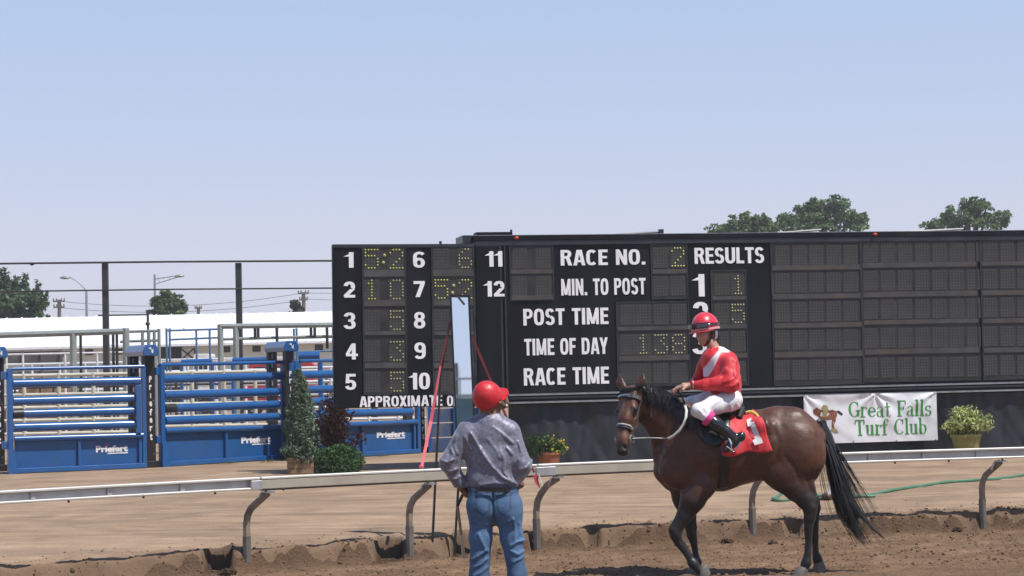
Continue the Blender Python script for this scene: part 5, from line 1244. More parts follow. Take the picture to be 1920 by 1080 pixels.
# ================================================================== TALL MIRROR ON ITS STAND
mx_ = at(868, 1030, 20.35); mz0 = at(878, 902, 20.35).z; mz1 = at(860, 552, 20.45).z
M_FRAME = mat('black_frame', (.014, .014, .016), .4)
M_MIRROR = mat('mirror_glass', (.93, .96, .97), .015, 1.0, var=0)
ml0, ml1 = at(858, 902, 20.35), at(843, 553, 20.45); mr0, mr1 = at(896, 902, 20.35), at(878, 552, 20.45)
mir = thing('tall_mirror', (ml0.x, 20.35, .1), 'tall narrow black framed mirror leaning on a stand behind the rail', 'mirror')
un = (mr0-ml0).normalized(); vn_ = (ml1-ml0).normalized(); nn = un.cross(vn_).normalized()
fm = Frame(ml0, un, vn_); W_ = (mr0-ml0).length; H_ = (ml1-ml0).length
MB().fbox(fm, .015, W_-.015, .015, H_-.015, -.006, .0).build('glass', M_MIRROR, mir)
for a in ((0, .02, 0, H_), (W_-.02, W_, 0, H_), (.021, W_-.021, 0, .02), (.021, W_-.021, H_-.025, H_)): MB().fbox(fm, *a, -.03, .016).build('frame', M_FRAME, mir)
MB().fbox(fm, .018, W_-.018, .018, H_-.018, -.024, -.008).build('backing', M_FRAME, mir)
MB().tube([fm.pt(W_*.42, H_-.02, .02), fm.pt(W_*.72, H_-.10, .02)], .012, 6).build('clip', M_FRAME, mir)  # bar added to stand for a dark reflection in the glass
MB().tube([fm.pt(-.01, H_-.28, -.02), at(826, 700, 20.5), at(809, 1042, 20.3)+Vector((0, 0, -.05))], .013, 6).build('leg', M_FRAME, mir)
MB().tube([fm.pt(.03, .5, -.04), fm.pt(.01, .0, -.03), at(851, 1043, 20.3)+Vector((0, 0, -.05))], .013, 6).build('leg', M_FRAME, mir)
MB().tube([fm.pt(W_, .4, -.03), at(897, 1040, 20.32)], .013, 6).build('leg', M_FRAME, mir)
M_STRAP = mat('pink_strap', (.62, .10, .12), .5, var=.1); M_STRAPD = mat('dark_red_shade_strap', (.20, .035, .045), .6)
MB().strap([fm.pt(.0, H_-.27, -.01), at(826, 686, 20.45)], (0, -1, 0), .02, .005).build('strap_end', M_STRAPD, mir)  # upper length of the pink strap, its shade painted as a darker red
MB().strap([at(826, 686, 20.45), at(808, 790, 20.35), at(791, 874, 20.1)], (0, -1, 0), [.02, .034, .03], .005).build('strap', M_STRAP, mir)
MB().strap([fm.pt(W_, H_-.42, -.01), at(940, 760, 20.5), at(968, 825, 20.5), at(1002, 886, 20.45)], (0, -1, 0), .026, .005).build('strap', M_STRAPD, mir)
b = MB(); p = at(790, 875, 20.05); b.ball(p, (.028, .02, .022), 8, 6); b.build('strap_knot', M_STRAP, mir, True)
b = MB(); b.strap([at(1004, 890, 20.3), at(1006, 903, 20.3), at(1012, 914, 20.3)], (0, -1, 0), [.05, .04, .01], .012); b.build('strap_knot', M_STRAP, mir)
MB().strap([at(1010, 888, 20.28), at(1015, 902, 20.28), at(1017, 911, 20.28)], (0, -1, 0), [.012, .012, .01], .008).build('strap_end', mat('white_webbing', (.75, .74, .72), .6), mir)
# ================================================================== BLUE GATES
M_BLUE = mat('blue_paint', (.012, .094, .29), .3, var=.10, scale=3, coat=.3, dirt=((.10, .11, .18), .25, 2.5))
M_BLUEP = mat('blue_sheet', (.011, .086, .26), .4, var=.10, scale=2, coat=.1, dirt=((.09, .09, .15), .35, 1.6))
M_BLKP = mat('black_post', (.016, .016, .018), .4, var=.25, scale=5, dirt=((.06, .05, .04), .5, 3))
M_WHT = mat('white_decal', (.72, .72, .75), .5)
M_REDD = mat('red_decal', (.5, .03, .03), .5)
def word_low(fr, txt, u0, u1, z0, z1, n, m, parent, bold=.03): return text_on(fr, txt, u0, u1, z0, z1, n, m, parent, bold, ext=.003, skew=.0)
GSC = 109.0
def gate(base_l, base_r, top, tubes, ptop, pbot, rib, inner, logo, label, latch=None, right_rib=None):
    gl, gr = onground(*base_l, IZ), onground(*base_r, IZ); fr = Frame(gl, gr-gl); g = thing('stock_gate', gl, label, 'gate', 'blue steel gates of the roping boxes')
    def T(l, r, name, n=0.0, m=M_BLUE):
        a = fr.uz(l[0], l[1], n); b_ = fr.uz(l[2], l[3], n); e = Vector((0, 0, 0))
        return MB().tube([fr.pt(a[0], a[1], n), fr.pt(b_[0], b_[1], n)], r/GSC, 12).build(name, m, g, True)
    T(top, 3.6, 'top_rail', .03)
    for t in tubes: T(t, 8.2, 'cross_tube')
    T(ptop, 5.5, 'panel_rail', .05)
    u0 = fr.uz(ptop[0], ptop[1])[0]; u1 = fr.uz(ptop[2], ptop[3])[0]; zt = (fr.uz(ptop[0], ptop[1])[1]+fr.uz(ptop[2], ptop[3])[1])/2
    zb = .06
    MB().fbox(fr, u0, u1, zb, zt, -.02, -.005).build('kick_panel', M_BLUEP, g)
    MB().fbox(fr, u0-.02, u1+.02, zb-.05, zb+.035, -.03, .075).build('bottom_rail', M_BLUE, g, bev=.008)
    for x in (rib, right_rib):
        if x: u = fr.uz(x, 840)[0]; MB().fbox(fr, u-.025, u+.025, zb+.036, zt-.05, -.004, .06).build('panel_rib', M_BLUE, g, bev=.006)
    zt2 = fr.uz(top[0], top[1]-1)[1]; ul = u0-.02
    MB().fbox(fr, ul-.10, ul-.005, .0, zt2, -.06, .06).build('upright', M_BLUE, g, bev=.012)
    MB().add([fr.pt(ul-.1, .42, .061), fr.pt(ul-.005, .42, .061), fr.pt(ul+.03, .0, .061), fr.pt(ul-.1, .0, .061), fr.pt(ul-.1, .42, .085), fr.pt(ul-.005, .42, .085), fr.pt(ul+.06, -.02, .085), fr.pt(ul-.1, -.02, .085)], [(4, 5, 6, 7), (0, 3, 2, 1), (0, 1, 5, 4), (1, 2, 6, 5), (2, 3, 7, 6), (3, 0, 4, 7)]).build('foot_gusset', M_BLUE, g)
    ur = fr.uz(top[2], top[3])[0]; MB().fbox(fr, ur-.06, ur+.02, .0, fr.uz(top[2], top[3]-1)[1], -.05, .05).build('upright', M_BLUE, g, bev=.01)
    if inner: u = fr.uz(inner[0], 750)[0]; MB().fbox(fr, u-.045, u+.045, fr.uz(inner[0], inner[2])[1], fr.uz(inner[0], inner[1])[1], .07, .12).build('slide_bar', M_BLUE, g, bev=.008)
    for z in (zt2-.12, .5): MB().fbox(fr, ul-.19, ul-.102, z-.07, z+.07, -.03, .04).build('hinge', M_BLUE, g, bev=.01)
    if latch: a = fr.uz(latch[0], latch[1]); b_ = fr.uz(latch[2], latch[3]); MB().tube([fr.pt(a[0], a[1]), fr.pt(b_[0], b_[1])], 9/GSC, 12).build('rubber_sleeve', M_BLKP, g, True)
    a = frect(fr, *logo, .01); h_ = a[3]-a[2]; n = -.004
    word_low(fr, 'Priefert', a[0], a[1], a[2]+h_*.22, a[3], n+.004, M_WHT, g, .05)
    MB().fbox(fr, a[0]+(a[1]-a[0])*.36, a[1], a[2], a[2]+h_*.14, n, n+.005).build('logo_line', M_WHT, g); u = a[0]+(a[1]-a[0])*.33; MB().fbox(fr, u, u+.035, a[3]-.01, a[3]+.03, n, n+.006).build('logo_dot', M_REDD, g)
    return fr
g1 = gate((16, 889), (272, 878), (22, 692, 270, 687), [(24, 719, 262, 714), (25, 752, 254, 746), (25, 776, 254, 770), (26, 801, 254, 795)], (27, 823, 268, 816), 0, 148, (257, 722, 812), (180, 835, 240, 851), 'leftmost blue steel gate with four fat cross tubes', (24, 776, 44, 775), 262)
g2 = gate((300, 876), (540, 861), (300, 684.5, 532, 679), [(305, 711, 530, 705), (307, 741, 522, 734), (308, 766, 522, 758), (309, 789, 522, 781)], (310, 807.5, 532, 801), 0, 422, (524, 714, 800), (453, 818, 508, 834), 'middle blue steel gate between the black post and the juniper', (308, 766, 328, 765), 529)
g3 = gate((560, 864), (785, 850), (562, 677, 782, 673), [(562, 703, 770, 698), (562, 731, 770, 726), (562, 754, 770, 749), (562, 777, 772, 772)], (562, 800, 782, 791), 0, 678, None, (707, 809, 760, 823), 'blue steel gate partly hidden behind the odds board and the shrubs', None, 775)
def chute_post(px, pyb, pyt, w, backpx, label, letters, cap=True):
    o = onground(px, pyb, IZ); t = thing('chute_post', o, label, 'post', 'black posts between the blue gates'); zt = at(px, pyt, o.y).z; hw = w/2/GSC; d = (g2.u).normalized(); nn = g2.n
    fr = Frame(o, d); MB().fbox(fr, -hw, hw, -.25, zt-IZ, -.12, .0).build('post', M_BLKP, t, bev=.012)
    MB().fbox(fr, -hw-.03, hw+.06, -.25, .12, -.15, .03).build('foot', M_BLKP, t, bev=.01)
    for z in (.25, .75, 1.2): MB().tube([fr.pt(hw*.5, z, .001), fr.pt(hw*.5, z, .008)], .012, 6).build('bolt', M_SILVER, t)
    if letters:
        y0, y1 = letters; ys = np.linspace(y0, y1, 8)
        for ch, y in zip('Priefert', ys):
            _, z = fr.uz(px, y, 0); hh = .058 if ch in 'Pft' else .045; ww = .028 if ch != 'i' else .01; word_low(fr, ch, -ww, ww, z-hh, z+hh, .005, M_WHT, t, .03)
    if cap:
        B = at(backpx, pyt-3, o.y+1.25); A = Vector((o.x, o.y-.05, zt)); B.z = zt; dr = (B-A).normalized(); sd2 = dr.cross(Vector((0, 0, 1))).normalized()
        MB().fbox(Frame((B.x, B.y, IZ), d), -.10, .10, -.25, zt-IZ, -.1, .0).build('rear_post', M_BLKP, t, bev=.01)
        for k in range(4): z = zt-.12-.18*k; MB().fbox(Frame((B.x, B.y, IZ), d), -.055, -.02, z-IZ-.07, z-IZ+.03, .001, .012).build('slot', M_SILVER, t)
        A2 = A-dr*.16; B2 = B+dr*.16; prof = [(-.13, -.07), (-.15, .02), (-.09, .13), (.09, .13), (.15, .02), (.13, -.07)]
        vs = [q+sd2*a+Vector((0, 0, z)) for q in (A2, B2) for a, z in prof]; n = 6
        MB().add(vs, [tuple(range(n-1, -1, -1)), tuple(range(n, 2*n))]+[(k, (k+1) % n, n+(k+1) % n, n+k) for k in range(n)]).build('post_cap', M_BLUE, t, bev=.012)
        cfr = Frame(A2-dr*.003, sd2 if sd2.x > 0 else -sd2); MB().add([cfr.pt(a, b_, .006) for a, b_ in ((-.05, .07), (.0, .09), (.01, .03), (.045, .06), (.035, -.03), (.0, .0), (-.02, .05))], [(0, 1, 2, 6), (2, 3, 4, 5)]).build('cap_mark', M_WHT, t)
chute_post(0, 884, 664, 24, -38, 'black chute post with blue cap cut by the left edge', (722, 826))
chute_post(284, 877, 660, 24, 252, 'black chute post with white letters and blue cap between two gates', (711, 819))
chute_post(547, 862, 652, 20, 512, 'black chute post with blue cap behind the juniper', (700, 800))
chute_post(794, 849, 660, 14, 765, 'black chute post beside the pink strap under the odds board', (722, 818))
# blue rusty sheet chute side behind the mirror stand
p0 = onground(806, 849, IZ); p1 = onground(900, 846, IZ); fr = Frame(p0, p1-p0); t = thing('cattle_chute', p0, 'blue weathered sheet chute side behind the mirror stand', 'chute')
wd = (p1-p0).length
for i in range(6): MB().fbox(fr, 0, wd, .02+.29*i, .29+.29*i, -.03, 0).build('sheet', mat('weathered_blue', (.045, .085, .19), .6, var=.2, scale=2, dirt=((.25, .17, .09), .8, 2.4)), t, bev=.008)
for u in (0, wd*.5, wd): MB().fbox(fr, u-.03, u+.03, -.1, 1.75, .002, .05).build('upright', M_BLUE, t)
# ================================================================== BEHIND THE GATES
M_CREAM = mat('cream_pipe', (.60, .57, .46), .5, var=.1, dirt=((.3, .27, .22), .4, 2)); M_SAGE = mat('sage_steel', (.27, .30, .28), .5, var=.12, dirt=((.18, .17, .15), .4, 1.5)); M_WPIPE = mat('white_pipe', (.68, .68, .68), .45, var=.08)
M_DPIPE = mat('dark_pipe', (.035, .036, .038), .45, var=.2)
def pen(label, Y, bars, posts, m, r=.04, grp='pipe pens behind the blue gates', name='pipe_pen'):
    """bars (x0,y0,x1,y1), posts (x,ytop) seen at distance Y"""
    o = at(posts[0][0], 700, Y); o.z = IZ; t = thing(name, o, label, 'pen', grp)
    for x0, y0, x1, y1 in bars: MB().tube([at(x0, y0, Y), at(x1, y1, Y)], r, 8).build('rail', m, t, True)
    for x, y in posts: p = at(x, y, Y); MB().tube([(p.x, p.y+.0, IZ-.1), (p.x, p.y, p.z+.02)], r*1.15, 8).build('post', m, t, True)
    return t
def lines(x0, x1, ys, tilt=-.02): return [(x0, y, x1, y+tilt*(x1-x0)) for y in ys]
pen('cream pipe pen nearest behind the leftmost blue gate', 39.5, lines(-20, 262, (706, 742, 766, 790, 815)), [(-20, 704), (45, 704), (110, 703), (175, 701), (262, 700)], M_CREAM, .035)
pen('cream pipe pen nearest behind the middle blue gate', 41.5, lines(302, 532, (700, 735, 758, 782, 800)), [(302, 699), (360, 698), (420, 697), (478, 696), (532, 695)], M_CREAM, .035)
pen('white pipe pen behind the blue gate under the odds board', 43, lines(556, 800, (690, 716, 740, 765, 788)), [(556, 690), (620, 689), (690, 688), (745, 687), (800, 686)], M_WPIPE, .03)
pen('dark pipe pen deeper behind the leftmost blue gate', 46, lines(20, 268, (728, 752, 772, 796)), [(28, 722), (75, 722), (100, 721), (150, 720), (205, 720), (250, 719)], M_DPIPE, .022)
pen('dark pipe pen deeper behind the middle blue gate', 47.5, lines(310, 620, (722, 748, 770, 790)), [(330, 716), (365, 716), (395, 715), (448, 714), (500, 713), (560, 712), (612, 711)], M_DPIPE, .028)
pen('white pipe pen midway behind the leftmost gate', 57, lines(10, 262, (684, 704, 734, 752, 778)), [(10, 684), (60, 683), (112, 683), (160, 682), (210, 682), (262, 681)], M_WPIPE, .035)
pen('white pipe pen midway behind the middle gate', 58, lines(296, 545, (678, 697, 718, 746, 768)), [(296, 678), (345, 677), (405, 676), (460, 675), (545, 674)], M_WPIPE, .035)
pen('thin white rail pen far behind the leftmost gate', 52, lines(10, 245, (665, 720, 740)), [(12, 664), (43, 664), (122, 663), (182, 662), (245, 661)], M_WPIPE, .026)
pen('thin white rail pen far behind the middle gate', 53, lines(300, 600, (675, 700, 725)), [(302, 674), (352, 673), (420, 671), (500, 670), (598, 668)], M_WPIPE, .026)
t = pen('tall sage steel pen frame at far left', 44, [(-30, 629.5, 240, 621)], [(137, 627), (236, 617)], M_SAGE, .068, 'tall steel pen frames', 'steel_pen'); 
for x in (151, 212, 219): p = at(x, 627, 44.3); MB().tube([(p.x, p.y, IZ), p], .032, 8).build('stay', M_DPIPE, t, True)
t = pen('tall sage steel pen frame left of the odds board', 46, [(411, 612, 632, 609)], [(413, 610), (442, 615)], M_SAGE, .06, 'tall steel pen frames', 'steel_pen'); 
for x in (478, 484, 519, 583, 590, 613): a = at(x, 614, 46.2); MB().tube([a, a-Vector((0, 0, .24 if x not in (519, 613) else .5))], .035, 6).build('stay', M_DPIPE, t, True)
MB().tube([at(418, 636, 46.3), at(630, 630, 46.3)], .035, 8).build('rail', M_SAGE, t, True)
pen('sage gate frame between the two tall pen frames', 48, [(240, 622, 300, 620), (240, 640, 300, 638), (225, 641, 238, 640)], [(298, 618), (267, 621), (279, 621), (289, 621)], mat('sage_dark', (.22, .245, .235), .5), .034, 'tall steel pen frames', 'steel_pen')
pen('slim blue pen panel with a pale top rail', 49, [(312, 620, 412, 617), (318, 637, 412, 633)], [(312, 617), (318, 617), (368, 620), (393, 619)], mat('mid_blue_pipe', (.09, .17, .29), .45), .024, 'blue pen panels', 'panel_pen')
pen('slim blue pen panel against the left end of the odds board', 49, [(556, 634, 630, 632), (556, 660, 630, 658)], [(551, 618), (556, 617), (624, 616)], mat('mid_blue_pipe', (.09, .17, .29), .45), .024, 'blue pen panels', 'panel_pen')
def btube(px0, py0, px1, py1, Y, r, label):
    t = thing('blue_chute_rail', at(px0, py0, Y), label, 'rail', 'blue chute rails'); MB().tube([at(px0, py0, Y), at(px1, py1, Y)], r, 10).build('tube', M_BLUE, t, True)
    for x, y in ((px0, py0), (px1, py1)): p = at(x, y, Y); MB().tube([(p.x, p.y, IZ), p-Vector((0, 0, r))], r*.6, 8).build('leg', M_BLUE, t, True)
btube(340, 679, 398, 677, 42, .06, 'short blue chute rail behind the top of the middle gate, left piece'); btube(436, 676, 500, 674, 42, .06, 'short blue chute rail behind the top of the middle gate, right piece'); btube(560, 668, 600, 667, 41, .09, 'fat blue chute rail left of the odds board')
# tall black arena fence
YF = 50.0; o = at(197, 800, YF); o.z = IZ; t = thing('arena_fence', o, 'tall black arena fence with two thick posts and thin pipes', 'fence')
for x in (197, 447): p = at(x, 493, YF); MB().fbox(Frame((p.x, p.y, 0), (1, 0, 0)), -.075, .075, IZ-.2, p.z, -.07, .07).build('post', M_DPIPE, t, bev=.01)
p = at(-62, 496, YF); MB().fbox(Frame((p.x, p.y, 0), (1, 0, 0)), -.075, .075, IZ-.2, p.z, -.07, .07).build('post', M_DPIPE, t, bev=.01)
p = at(697, 488, YF); MB().fbox(Frame((p.x, p.y, 0), (1, 0, 0)), -.075, .075, IZ-.2, p.z, -.07, .07).build('post', M_DPIPE, t, bev=.01)
for y0, y1, r in ((494, 488.5, .028), (546.5, 539.5, .022)): MB().tube([at(-62, y0+1, YF-.1), at(320, (y0+y1)/2-.5, YF-.1), at(697, y1, YF-.1)], r, 6).build('pipe', M_DPIPE, t, True)
p = at(60, 495.5, YF-.1); MB().ball(p, (.06, .03, .035), 8, 5).build('clamp', M_DPIPE, t, True)
t = thing('fence_post', (at(277, 700, 56).x, 56, IZ), 'thin dark pole with a crossbar in front of the white barn roof', 'pole'); p = at(277, 582, 56); MB().tube([(p.x, 56, IZ), p], .035, 8).build('pole', M_DPIPE, t, True)
MB().tube([at(184, 591.5, 56), at(277, 590, 56)], .025, 6).build('crossbar', M_DPIPE, t, True); MB().ball(at(277, 607, 55.95), (.07, .05, .06), 8, 6).build('clamp', M_DPIPE, t, True)
# ================================================================== BARN
YB = 92.0; fB = Frame((at(310, 690, YB).x, YB, 0), (1, 0, 0)); SB = F/YB
M_ROOF = mat('white_metal_roof', (.80, .81, .83), .5, .0, var=.04, scale=.6); M_BWALL = mat('pale_barn_wall', (.66, .71, .67), .7, var=.08, scale=.4); M_BDARK = mat('dark_opening', (.03, .03, .03), .7); M_BTRIM = mat('grey_gable', (.36, .37, .40), .7); M_PANE = mat('barn_pane', (.06, .06, .065), .2)
bx0, bx1 = fB.uz(-420, 650)[0], fB.uz(980, 650)[0]; ze = fB.uz(310, 646)[1]; zr = at(310, 590.5, YB+7).z
barn = thing('barn', fB.pt((bx0+bx1)/2, IZ), 'long low barn with white metal roof and small gable vents', 'barn')
MB().fbox(fB, bx0, bx1, 0, ze-.05, -14, -.4).build('wall', M_BWALL, barn)
def roofq(v0, v1, y0, y1):
    return MB().add([(bx_, y, z) for (y, z) in ((y0, v0), (y1, v1)) for bx_ in (fB.o.x+bx0-.4, fB.o.x+bx1+.4)]+[(bx_, y, z-.1) for (y, z) in ((y0, v0), (y1, v1)) for bx_ in (fB.o.x+bx0-.4, fB.o.x+bx1+.4)], [(0, 1, 3, 2), (4, 6, 7, 5), (0, 4, 5, 1), (2, 3, 7, 6), (0, 2, 6, 4), (1, 5, 7, 3)])
rf = roofq(ze, zr, YB-.6, YB+7).build('roof', M_ROOF, barn); roofq(ze, zr, YB+14.6, YB+7.05).build('roof', M_ROOF, barn)
sl_ = Vector((0, 7.6, zr-ze)); me = None
b = MB(); p0 = Vector((0, YB-.6, ze)); b.hexa([p0+Vector((-.025, 0, .002)), p0+Vector((.025, 0, .002)), p0+sl_+Vector((.025, 0, .002)), p0+sl_+Vector((-.025, 0, .002)), p0+Vector((-.015, 0, .05)), p0+Vector((.015, 0, .05)), p0+sl_+Vector((.015, 0, .05)), p0+sl_+Vector((-.015, 0, .05))])
me = bpy.data.meshes.new('roof_seam'); me.from_pydata([v[:] for v in b.v], [], b.f); me.materials.append(M_ROOF)
x = fB.o.x+bx0
while x < fB.o.x+bx1: s_ = link('roof_seam', me, rf, Vector((x, 0, 0))-BASE[barn.name]); x += .75
for px in (-160, 10, 178, 345, 512, 680):
    u, z = fB.uz(px, 633-.02*(px-178)*0-(px-178)*.022, .0); hw = .50; hh = .34; y = YB+3.2; zb = ze+(zr-ze)*(3.8/7.6)+.03; zb = at(px, 632-.022*(px-178), y).z; X = at(px, 630, y).x
    MB().add([(X-hw, y, zb-.02), (X+hw, y, zb-.02), (X, y, zb+hh), (X-hw, y+2.0, zb), (X+hw, y+2.0, zb), (X, y+2.0, zb+hh)], [(0, 1, 2), (3, 5, 4), (0, 2, 5, 3), (1, 4, 5, 2), (0, 3, 4, 1)]).build('gable_vent', M_BTRIM, rf)
    for q in (-1, 1): MB().add([(X, y-.08, zb+hh+.0), (X+q*(hw+.1), y-.08, zb-.07), (X+q*(hw+.1), y+2.2, zb-.07), (X, y+2.2, zb+hh), (X, y-.08, zb+hh+.05), (X+q*(hw+.1), y-.08, zb-.02), (X+q*(hw+.1), y+2.2, zb-.02), (X, y+2.2, zb+hh+.05)], [(4, 5, 6, 7), (0, 3, 2, 1), (0, 1, 5, 4), (1, 2, 6, 5), (2, 3, 7, 6), (3, 0, 4, 7)]).build('vent_roof', M_ROOF, rf)
def bwin(px, py, w=15, h=11):
    u, z = fB.uz(px, py, -.38); a, c_ = w/2/SB, h/2/SB; f_ = MB().fbox(fB, u-a, u+a, z-c_, z+c_, -.41, -.36).build('window', M_BDARK, barn)
    MB().fbox(fB, u-a+.05, u-.02, z-c_+.05, z+c_-.05, -.358, -.35).build('pane', M_PANE, f_); MB().fbox(fB, u+.02, u+a-.05, z-c_+.05, z+c_-.05, -.358, -.35).build('pane', M_PANE, f_)
for p in ((112, 663), (167, 660.5), (222, 659.5), (424, 655), (481, 654), (538, 653), (598, 651.5)): bwin(*p)
u, z = fB.uz(325, 672, -.38); MB().fbox(fB, u-.62, u+.42, 0.2, ze-.12, -.41, -.36).build('doorway', M_BDARK, barn)
u, z = fB.uz(352, 664, -.3); d = MB().fbox(fB, u-.32, u+.32, z-.7, z+.28, -.36, -.30).build('stable_door', mat('white_door', (.6, .62, .62), .6), barn)
for q in (-1, 1): MB().tube([fB.pt(u-.28, z-q*.25, -.29), fB.pt(u+.28, z+q*.25, -.29)], .03, 4).build('cross_brace', M_BDARK, d)
for a in (-.32, .32): MB().fbox(fB, u+a-.03, u+a+.03, z-.7, z+.28, -.298, -.28).build('door_stile', M_BDARK, d)
# ================================================================== VEHICLES AND TRAILERS BEHIND
M_TYRE = mat('tyre', (.02, .02, .02), .8); M_GLASS = mat('car_glass', (.03, .035, .04), .08)
def wheels(t, xs, y, r, m=M_TYRE):
    for x in xs: w_ = MB().tube([(x, y-.1, IZ+r), (x, y+.12, IZ+r)], r, 16).build('wheel', m, t, True); MB().tube([(x, y-.112, IZ+r), (x, y-.101, IZ+r)], r*.55, 12).build('rim', M_SILVER, w_)
def van(px0, px1, pytop, Y, m, label, cat, name):
    a, b_ = at(px0, 690, Y).x, at(px1, 690, Y).x; zt = at((px0+px1)/2, pytop, Y).z; t = thing(name, ((a+b_)/2, Y, IZ), label, cat); L = b_-a; zl = IZ+.35; zm = IZ+(zt-IZ)*.55
    prof = [(a, zl), (a+.02*L, zm), (a+.07*L, zm+.02), (a+.14*L, zt-.06), (a+.2*L, zt), (b_-.05*L, zt), (b_-.01*L, zt-.1), (b_, zm), (b_, zl)]; n = len(prof)
    MB().add([(x, y, z) for y in (Y-.0, Y+1.8) for x, z in prof], [tuple(range(n)), tuple(range(2*n-1, n-1, -1))]+[(k, n+k, n+(k+1) % n, (k+1) % n) for k in range(n)]).build('body', m, t, bev=.04)
    for i in range(3): x = a+L*(.2+.25*i); MB().box((x+L*.1, Y-.008, (zm+zt)/2+.02), (L*.19, .012, (zt-zm)*.55)).build('window', M_GLASS, t)
    wheels(t, (a+.2*L, b_-.2*L), Y-.02, .33); MB().box((a+.03*L, Y-.006, zm-.15), (.12, .02, .14)).build('headlight', M_SILVER, t); return t
van(447, 590, 678, 74, mat('red_truck', (.42, .03, .03), .3, coat=.3), 'red truck mostly hidden behind the pens and gates', 'truck', 'red_truck')
van(358, 392, 663.5, 80, mat('white_van', (.7, .7, .68), .35, coat=.3), 'small white van roof seen in front of the barn doors', 'van', 'parked_van')
a, b_ = at(-30, 690, 62).x, at(118, 690, 62).x; zt = at(60, 657, 62).z; t = thing('stock_trailer', ((a+b_)/2, 62, IZ), 'dark grey slatted stock trailer in front of the barn at far left', 'trailer')
M_TRL = mat('trailer_grey', (.10, .095, .095), .5, var=.2, scale=2, dirt=((.2, .17, .15), .4, 2)); 
MB().box(((a+b_)/2, 63, zt-.04), (b_-a, 2.1, .08)).build('roof', M_TRL, t, bev=.03); MB().box(((a+b_)/2, 63, IZ+.55), (b_-a, 2.0, .25)).build('bed', M_TRL, t)
for k in range(5): z = IZ+.9+k*.22; MB().box(((a+b_)/2, 61.96, z), (b_-a, .04, .13)).build('slat', M_TRL, t)
MB().box(((a+b_)/2, 61.97, zt-.25), (b_-a, .05, .32)).build('upper_panel', M_TRL, t)
for x in np.linspace(a+.04, b_-.04, 5): MB().box((x, 61.9, (zt+IZ+.5)/2), (.07, .05, zt-IZ-.5)).build('stanchion', M_TRL, t)
wheels(t, (a+.9, a+1.7), 61.9, .36)
p = at(80, 700, 56); t = b = MB(); b.ball((p.x, 57, IZ), (1.6, 1.0, 1.55), 28, 14)
for v in b.v: v.z = max(IZ-.1, v.z+.14*float(fbm(v.x*2, v.y*2, v.z*2, 3)))
tag(b.build('dirt_mound', M_CRUMB, None, True, loc=(p.x, 57, IZ)), kind='structure')
# ================================================================== LAMPS, POLES, WIRES
M_WOODP = mat('weathered_pole', (.14, .125, .115), .8); M_LAMP = mat('lamp_steel', (.30, .31, .33), .4, .3)
def lamp(px, py_arm, hx, hy, Y, label, truss=False):
    p = at(px, py_arm, Y); e = at(hx, hy, Y); t = thing('street_lamp', (p.x, Y, IZ), label, 'street lamp'); MB().tube([(p.x, Y, IZ), p+Vector((0, 0, .3 if truss else 0))], [.11, .07], 8).build('pole', M_LAMP, t, True)
    if truss:
        for dz in (0, -.35): MB().tube([p+Vector((0, 0, dz)), e+Vector((0, 0, dz*.25))], .035, 6).build('arm', M_LAMP, t, True)
        for k in range(4): f_ = (k+.5)/4; MB().tube([p.lerp(e, f_), p.lerp(e, f_+.12)+Vector((0, 0, -.35*(1-f_)))], .02, 5).build('lattice', M_LAMP, t)
    else: MB().tube(bez([p, p.lerp(e, .45)+Vector((0, 0, (e.z-p.z)*.35)), e+Vector(((p.x-e.x)*.25, 0, .02)), e], 8), .045, 6).build('arm', M_LAMP, t, True)
    MB().ball(e+Vector(((e.x-p.x)*.08, 0, -.02)), (.34, .18, .10), 10, 6).build('lamp_head', M_LAMP, t, True)
lamp(162, 545, 125, 520, 120, 'street lamp with a curved arm left of the thick black fence post'); lamp(290, 523, 333, 517, 130, 'street lamp with a lattice arm above the round tree', True)
def upole(px, pyt, Y, arms, label):
    p = at(px, pyt, Y); t = thing('utility_pole', (p.x, Y, IZ), label, 'utility pole', 'wooden utility poles'); MB().tube([(p.x, Y, IZ), p], .14, 8).build('pole', M_WOODP, t, True)
    for y, hw in arms:
        z = at(px, y, Y).z; MB().box((p.x, Y-.1, z), (hw*2, .1, .12)).build('crossarm', M_WOODP, t)
        for q in (-.9, -.4, .4, .9): MB().tube([(p.x+q*hw, Y-.1, z+.06), (p.x+q*hw, Y-.1, z+.22)], .05, 6).build('insulator', M_WOODP, t)
    return p
pa = upole(111, 562, 150, ((565, .45), (576, .42)), 'wooden utility pole with two crossarms beside the big left tree'); pb_ = upole(569, 548, 150, ((550, .42), (562, .32)), 'wooden utility pole with two crossarms beside the small dark tree'); pc = upole(372, 576, 170, ((578, .3),), 'short distant utility pole right of the round tree')
for i, (x0, y0, x1, y1, sag) in enumerate(((113, 565, 569, 549, 16), (113, 577, 569, 562, 15), (569, 549, 700, 549, 1), (569, 560, 700, 561, 2))):
    b = MB(); P = [at(x0+(x1-x0)*t_, y0+(y1-y0)*t_+sag*4*t_*(1-t_), 150) for t_ in np.linspace(0, 1, 18)]; b.tube(P, .016, 4, False)
    tag(b.build('overhead_wire', M_DPIPE, None, loc=P[0]), ('upper overhead wire between the two utility poles', 'lower overhead wire between the two utility poles', 'upper overhead wire running right to the odds board', 'lower overhead wire running right to the odds board')[i], 'wire', 'overhead wires')
